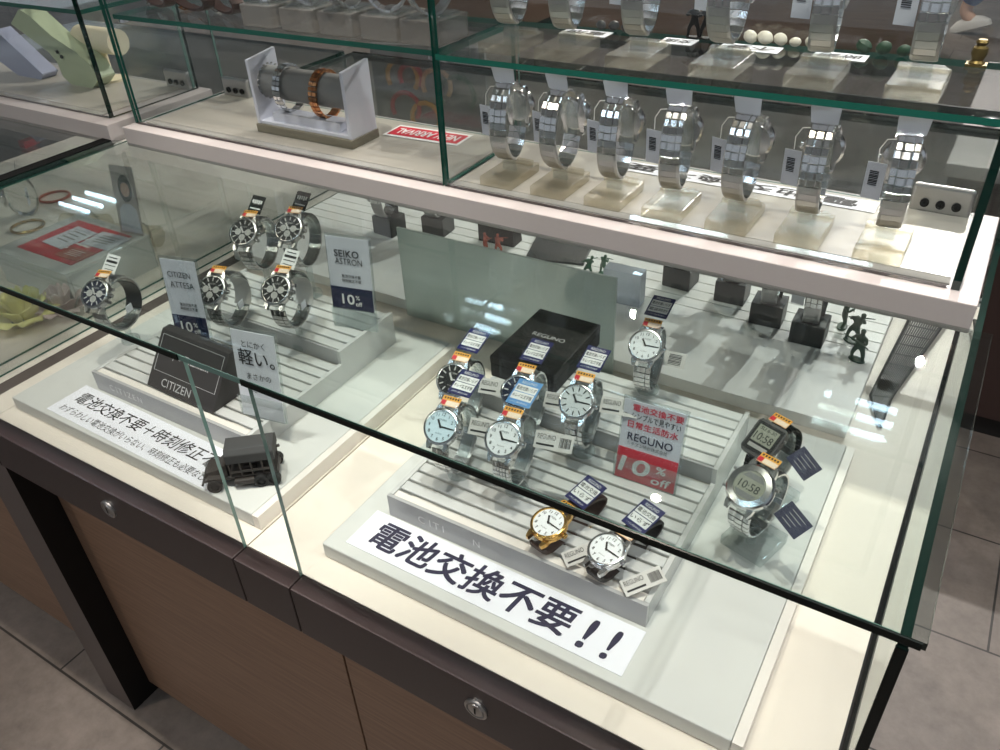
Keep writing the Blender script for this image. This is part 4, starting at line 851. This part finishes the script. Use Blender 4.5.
for s in (-1, 1):
    MB().tube([(-.008, s * W_ * .95, .0095), (.014, s * W_ * .95, .0095)], .0045, 10).build('side_tank', 'gunk', t)
    MB().box(-.012, .039, s * W_ * .88 - .0008, s * W_ * .88 + .0008, .021, .0245).build('side_board', 'gunk', t, bevel=.0004)
    for k in range(5): MB().tube([(-.011 + k * .0122, s * W_ * .88, .0165), (-.011 + k * .0122, s * W_ * .88, .0355)], .0011, 6).build('hoop', 'gunk', t)
    MB().prism([(-L_ - .001, .0145), (-.02, .0145), (-.021, .0175), (-L_ + .004, .0185)], s * W_ * .62, s * W_ * 1.05, T=XZ).build('mudguard', 'gunk', t, bevel=.0006)
    for x in (-.031, .021, .035):
        T = Matrix.Translation((x, s * W_, .0082)) @ Matrix.Rotation(PI / 2, 4, 'X')
        MB().lathe([(.0052, -.004), (.0082, -.0034), (.0082, .0034), (.0052, .004), (.0048, .002), (.0018, .0034)], 20, T=T).build('wheel', 'soot', t)
    MB().lathe([(.0026, 0), (.003, .002), (.0015, .003)], 12, T=Matrix.Translation((-L_, s * .0085, .0195)) @ Matrix.Rotation(-PI / 2, 4, 'Y')).build('headlamp', 'brush', t)
MB().tube([(-L_ - .003, -W_, .011), (-L_ - .003, W_, .011)], .0014, 8).build('bumper', 'gunk', t)
MB().tube([(-.012, -.008, .027), (-.012, -.008, .0345), (-.012, .008, .0345), (-.012, .008, .027)], .001, 6).build('windscreen_frame', 'gunk', t)
MB().tube([(.002, -.004, .019), (.016, -.004, .019)], .0036, 10).build('drum', 'gunk', t)
MB().box(.022, .034, -.009, .007, .0168, .0275).build('crate', 'gunk', t, bevel=.0006)
MB().tube([(.0425, 0, .04), (.046, 0, .041)], .0018, 8).build('tail_pipe', 'gunk', t)

# ---------------------------------------------------------------- the shop beyond the counter
def shop_counter(label, x0, x1, y0, y1, h, body, top, glass=0):
    t = thing('shop_counter', label, 'counter', ((x0 + x1) / 2, y0, -F0)); w = (x1 - x0) / 2; d = y1 - y0
    MB().box(-w, w, .03, d, .06, h - .03).build('body', body, t); MB().box(-w + .02, w - .02, .05, d - .02, 0, .0598).build('kick_board', 'soot', t)
    MB().box(-w - .01, w + .01, 0, d + .01, h - .0298, h).build('worktop', top, t, bevel=.003)
    if glass:
        for n_, a in (('front_pane', (-w, w, .01, .018, h + .0005, h + glass)), ('top_pane', (-w, w, .0, d, h + glass + .0003, h + glass + .008)), ('left_pane', (-w, -w + .008, .0185, d, h + .0005, h + glass)), ('right_pane', (w - .008, w, .0185, d, h + .0005, h + glass))):
            g = [a[1] - a[0], a[3] - a[2], a[5] - a[4]]; ax = g.index(min(g)); MB().box(*a, [0 if p == ax else 1 for p in (2, 2, 1, 0, 1, 0)]).build(n_, ['pane', 'edge'], t)
    return t
shop_counter('white topped counter with a dark front across the aisle at the right', .60, 1.5, 1.5, 2.35, F0, 'maroon', 'slab')
shop_counter('dark glass counter far behind the watches on the glass shelf', -1.9, .25, 4.6, 5.3, .62, 'wood', 'grey', .28)
shop_counter('brown counter far behind at the upper left', -4.6, -2.3, 4.7, 5.4, .62, 'wood', 'slab', .28)
shop_counter('long dark counter near the back wall', -3, 2.6, 7.2, 8, .7, 'maroon', 'grey', .3)
for i, (x, lab) in enumerate(((.69, 'black glossy clock with a steel rim on the white topped counter'), (.82, 'second black glossy clock behind on the white topped counter'))):
    t = thing('table_clock', lab, 'clock', (x, 1.75 + .3 * i, .0005)); T = Matrix.Translation((0, 0, .035)) @ Matrix.Rotation(PI / 2 - .3, 4, 'X')
    MB().lathe([(.03, -.012), (.034, -.008), (.034, .006), (.03, .01)], 28, T=T).build('case', 'black', t); MB().lathe([(.03, .0102), (.03, .011)], 28, T=T).build('dial', 'dialk', t); MB().lathe([(.034, .004), (.036, .006), (.033, .011)], 28, T=T).build('rim', 'steel', t); MB().box(-.02, .02, -.012, .02, 0, .006).build('foot', 'black', t)
t = thing('poster_stand', 'poster with red and yellow brush strokes standing across the aisle', 'poster', (-.97, 1.82, -F0), R(12))
MB().box(-.2, .2, -.01, .01, .02, .70).build('board', 'grey', t); MB().box(-.18, .18, -.09, .09, 0, .0195).build('foot', 'soot', t)
for cx, cz, r_, mt in ((-.09, .6, .055, 'yellow'), (-.06, .6, .04, 'red'), (-.09, .5, .05, 'red'), (.03, .58, .05, 'orange'), (.1, .55, .06, 'green'), (-.02, .47, .05, 'yellow')):
    MB().tube([(cx + r_ * math.cos(a_), -.0125, cz + r_ * math.sin(a_)) for a_ in [R(-40 + 25 * k) for k in range(11)]], .008, 8, T=Matrix.Diagonal((1, 1, 1, 1))).build('brush_stroke', mt, t.children[0])
# person walking past in jeans
def person(label, x, y, rz):
    t = thing('person', label, 'person', (x, y, -F0), rz)
    J = [((0, 0, .95), .135), ((0, .01, 1.12), .125), ((0, .0, 1.32), .145), ((0, 0, 1.45), .1), ((0, -.01, 1.53), .055), ((0, -.03, 1.62), .088), ((0, -.02, 1.71), .08),
         ((.1, 0, .88), .095), ((.12, -.12, .5), .062), ((.12, -.06, .1), .042), ((.12, -.2, .05), .036), ((-.1, 0, .88), .095), ((-.12, .06, .5), .062), ((-.12, .22, .13), .042), ((-.12, .12, .05), .036),
         ((.2, 0, 1.42), .06), ((.25, .06, 1.15), .045), ((.24, -.08, .92), .034), ((.24, -.12, .84), .03), ((-.2, 0, 1.42), .06), ((-.25, -.03, 1.15), .045), ((-.24, -.16, .95), .034), ((-.24, -.22, .88), .03)]
    E_ = [(0, 1), (1, 2), (2, 3), (3, 4), (4, 5), (5, 6), (0, 7), (7, 8), (8, 9), (9, 10), (0, 11), (11, 12), (12, 13), (13, 14), (3, 15), (15, 16), (16, 17), (17, 18), (3, 19), (19, 20), (20, 21), (21, 22)]
    skin_figure('body', J, E_, 'skin', t)
    K = [((0, 0, .98), .15), ((.1, 0, .86), .115), ((.12, -.12, .5), .085), ((.12, -.06, .13), .066), ((-.1, 0, .86), .115), ((-.12, .06, .5), .085), ((-.12, .21, .16), .066)]
    skin_figure('jeans', K, [(0, 1), (1, 2), (2, 3), (0, 4), (4, 5), (5, 6)], 'jeans', t)
    K = [((0, .01, 1.02), .15), ((0, .01, 1.15), .15), ((0, 0, 1.33), .165), ((0, 0, 1.46), .1), ((.21, 0, 1.42), .075), ((.25, .06, 1.16), .06), ((-.21, 0, 1.42), .075), ((-.25, -.03, 1.16), .06)]
    skin_figure('shirt', K, [(0, 1), (1, 2), (2, 3), (3, 4), (4, 5), (3, 6), (6, 7)], 'shirt', t)
    for cx, cy, cz, ry in ((.12, -.15, .042, 0), (-.12, .16, .06, .35)):
        MB().lathe([(.04, -.04), (.048, -.03), (.046, .0), (.03, .03), (.015, .04)], 18, T=Matrix.Translation((cx, cy, cz)) @ Matrix.Rotation(-ry, 4, 'X') @ Matrix.Diagonal((1, 2.6, 1, 1))).build('shoe', 'shoe', t)
    MB().lathe([(.095, 0), (.1, .04), (.09, .09), (.05, .125)], 20, T=Matrix.Translation((0, 0, 1.66))).build('hair', 'hair', t)
    f = MB()
    for s in (-1, 1): f.lathe([(.011, 0), (.008, .006)], 10, T=Matrix.Translation((s * .034, -.108, 1.66)) @ Matrix.Rotation(PI / 2, 4, 'X'))
    f.build('eyes', 'white', t); MB().lathe([(.014, -.02), (.016, -.01), (.008, .02)], 10, T=Matrix.Translation((0, -.118, 1.635))).build('nose', 'skin', t); MB().box(-.022, .022, -.118, -.105, 1.588, 1.596).build('mouth', 'redp', t)
    return t
person('person in blue jeans and pale shoes walking past in the background', .52, 5.9, R(75))
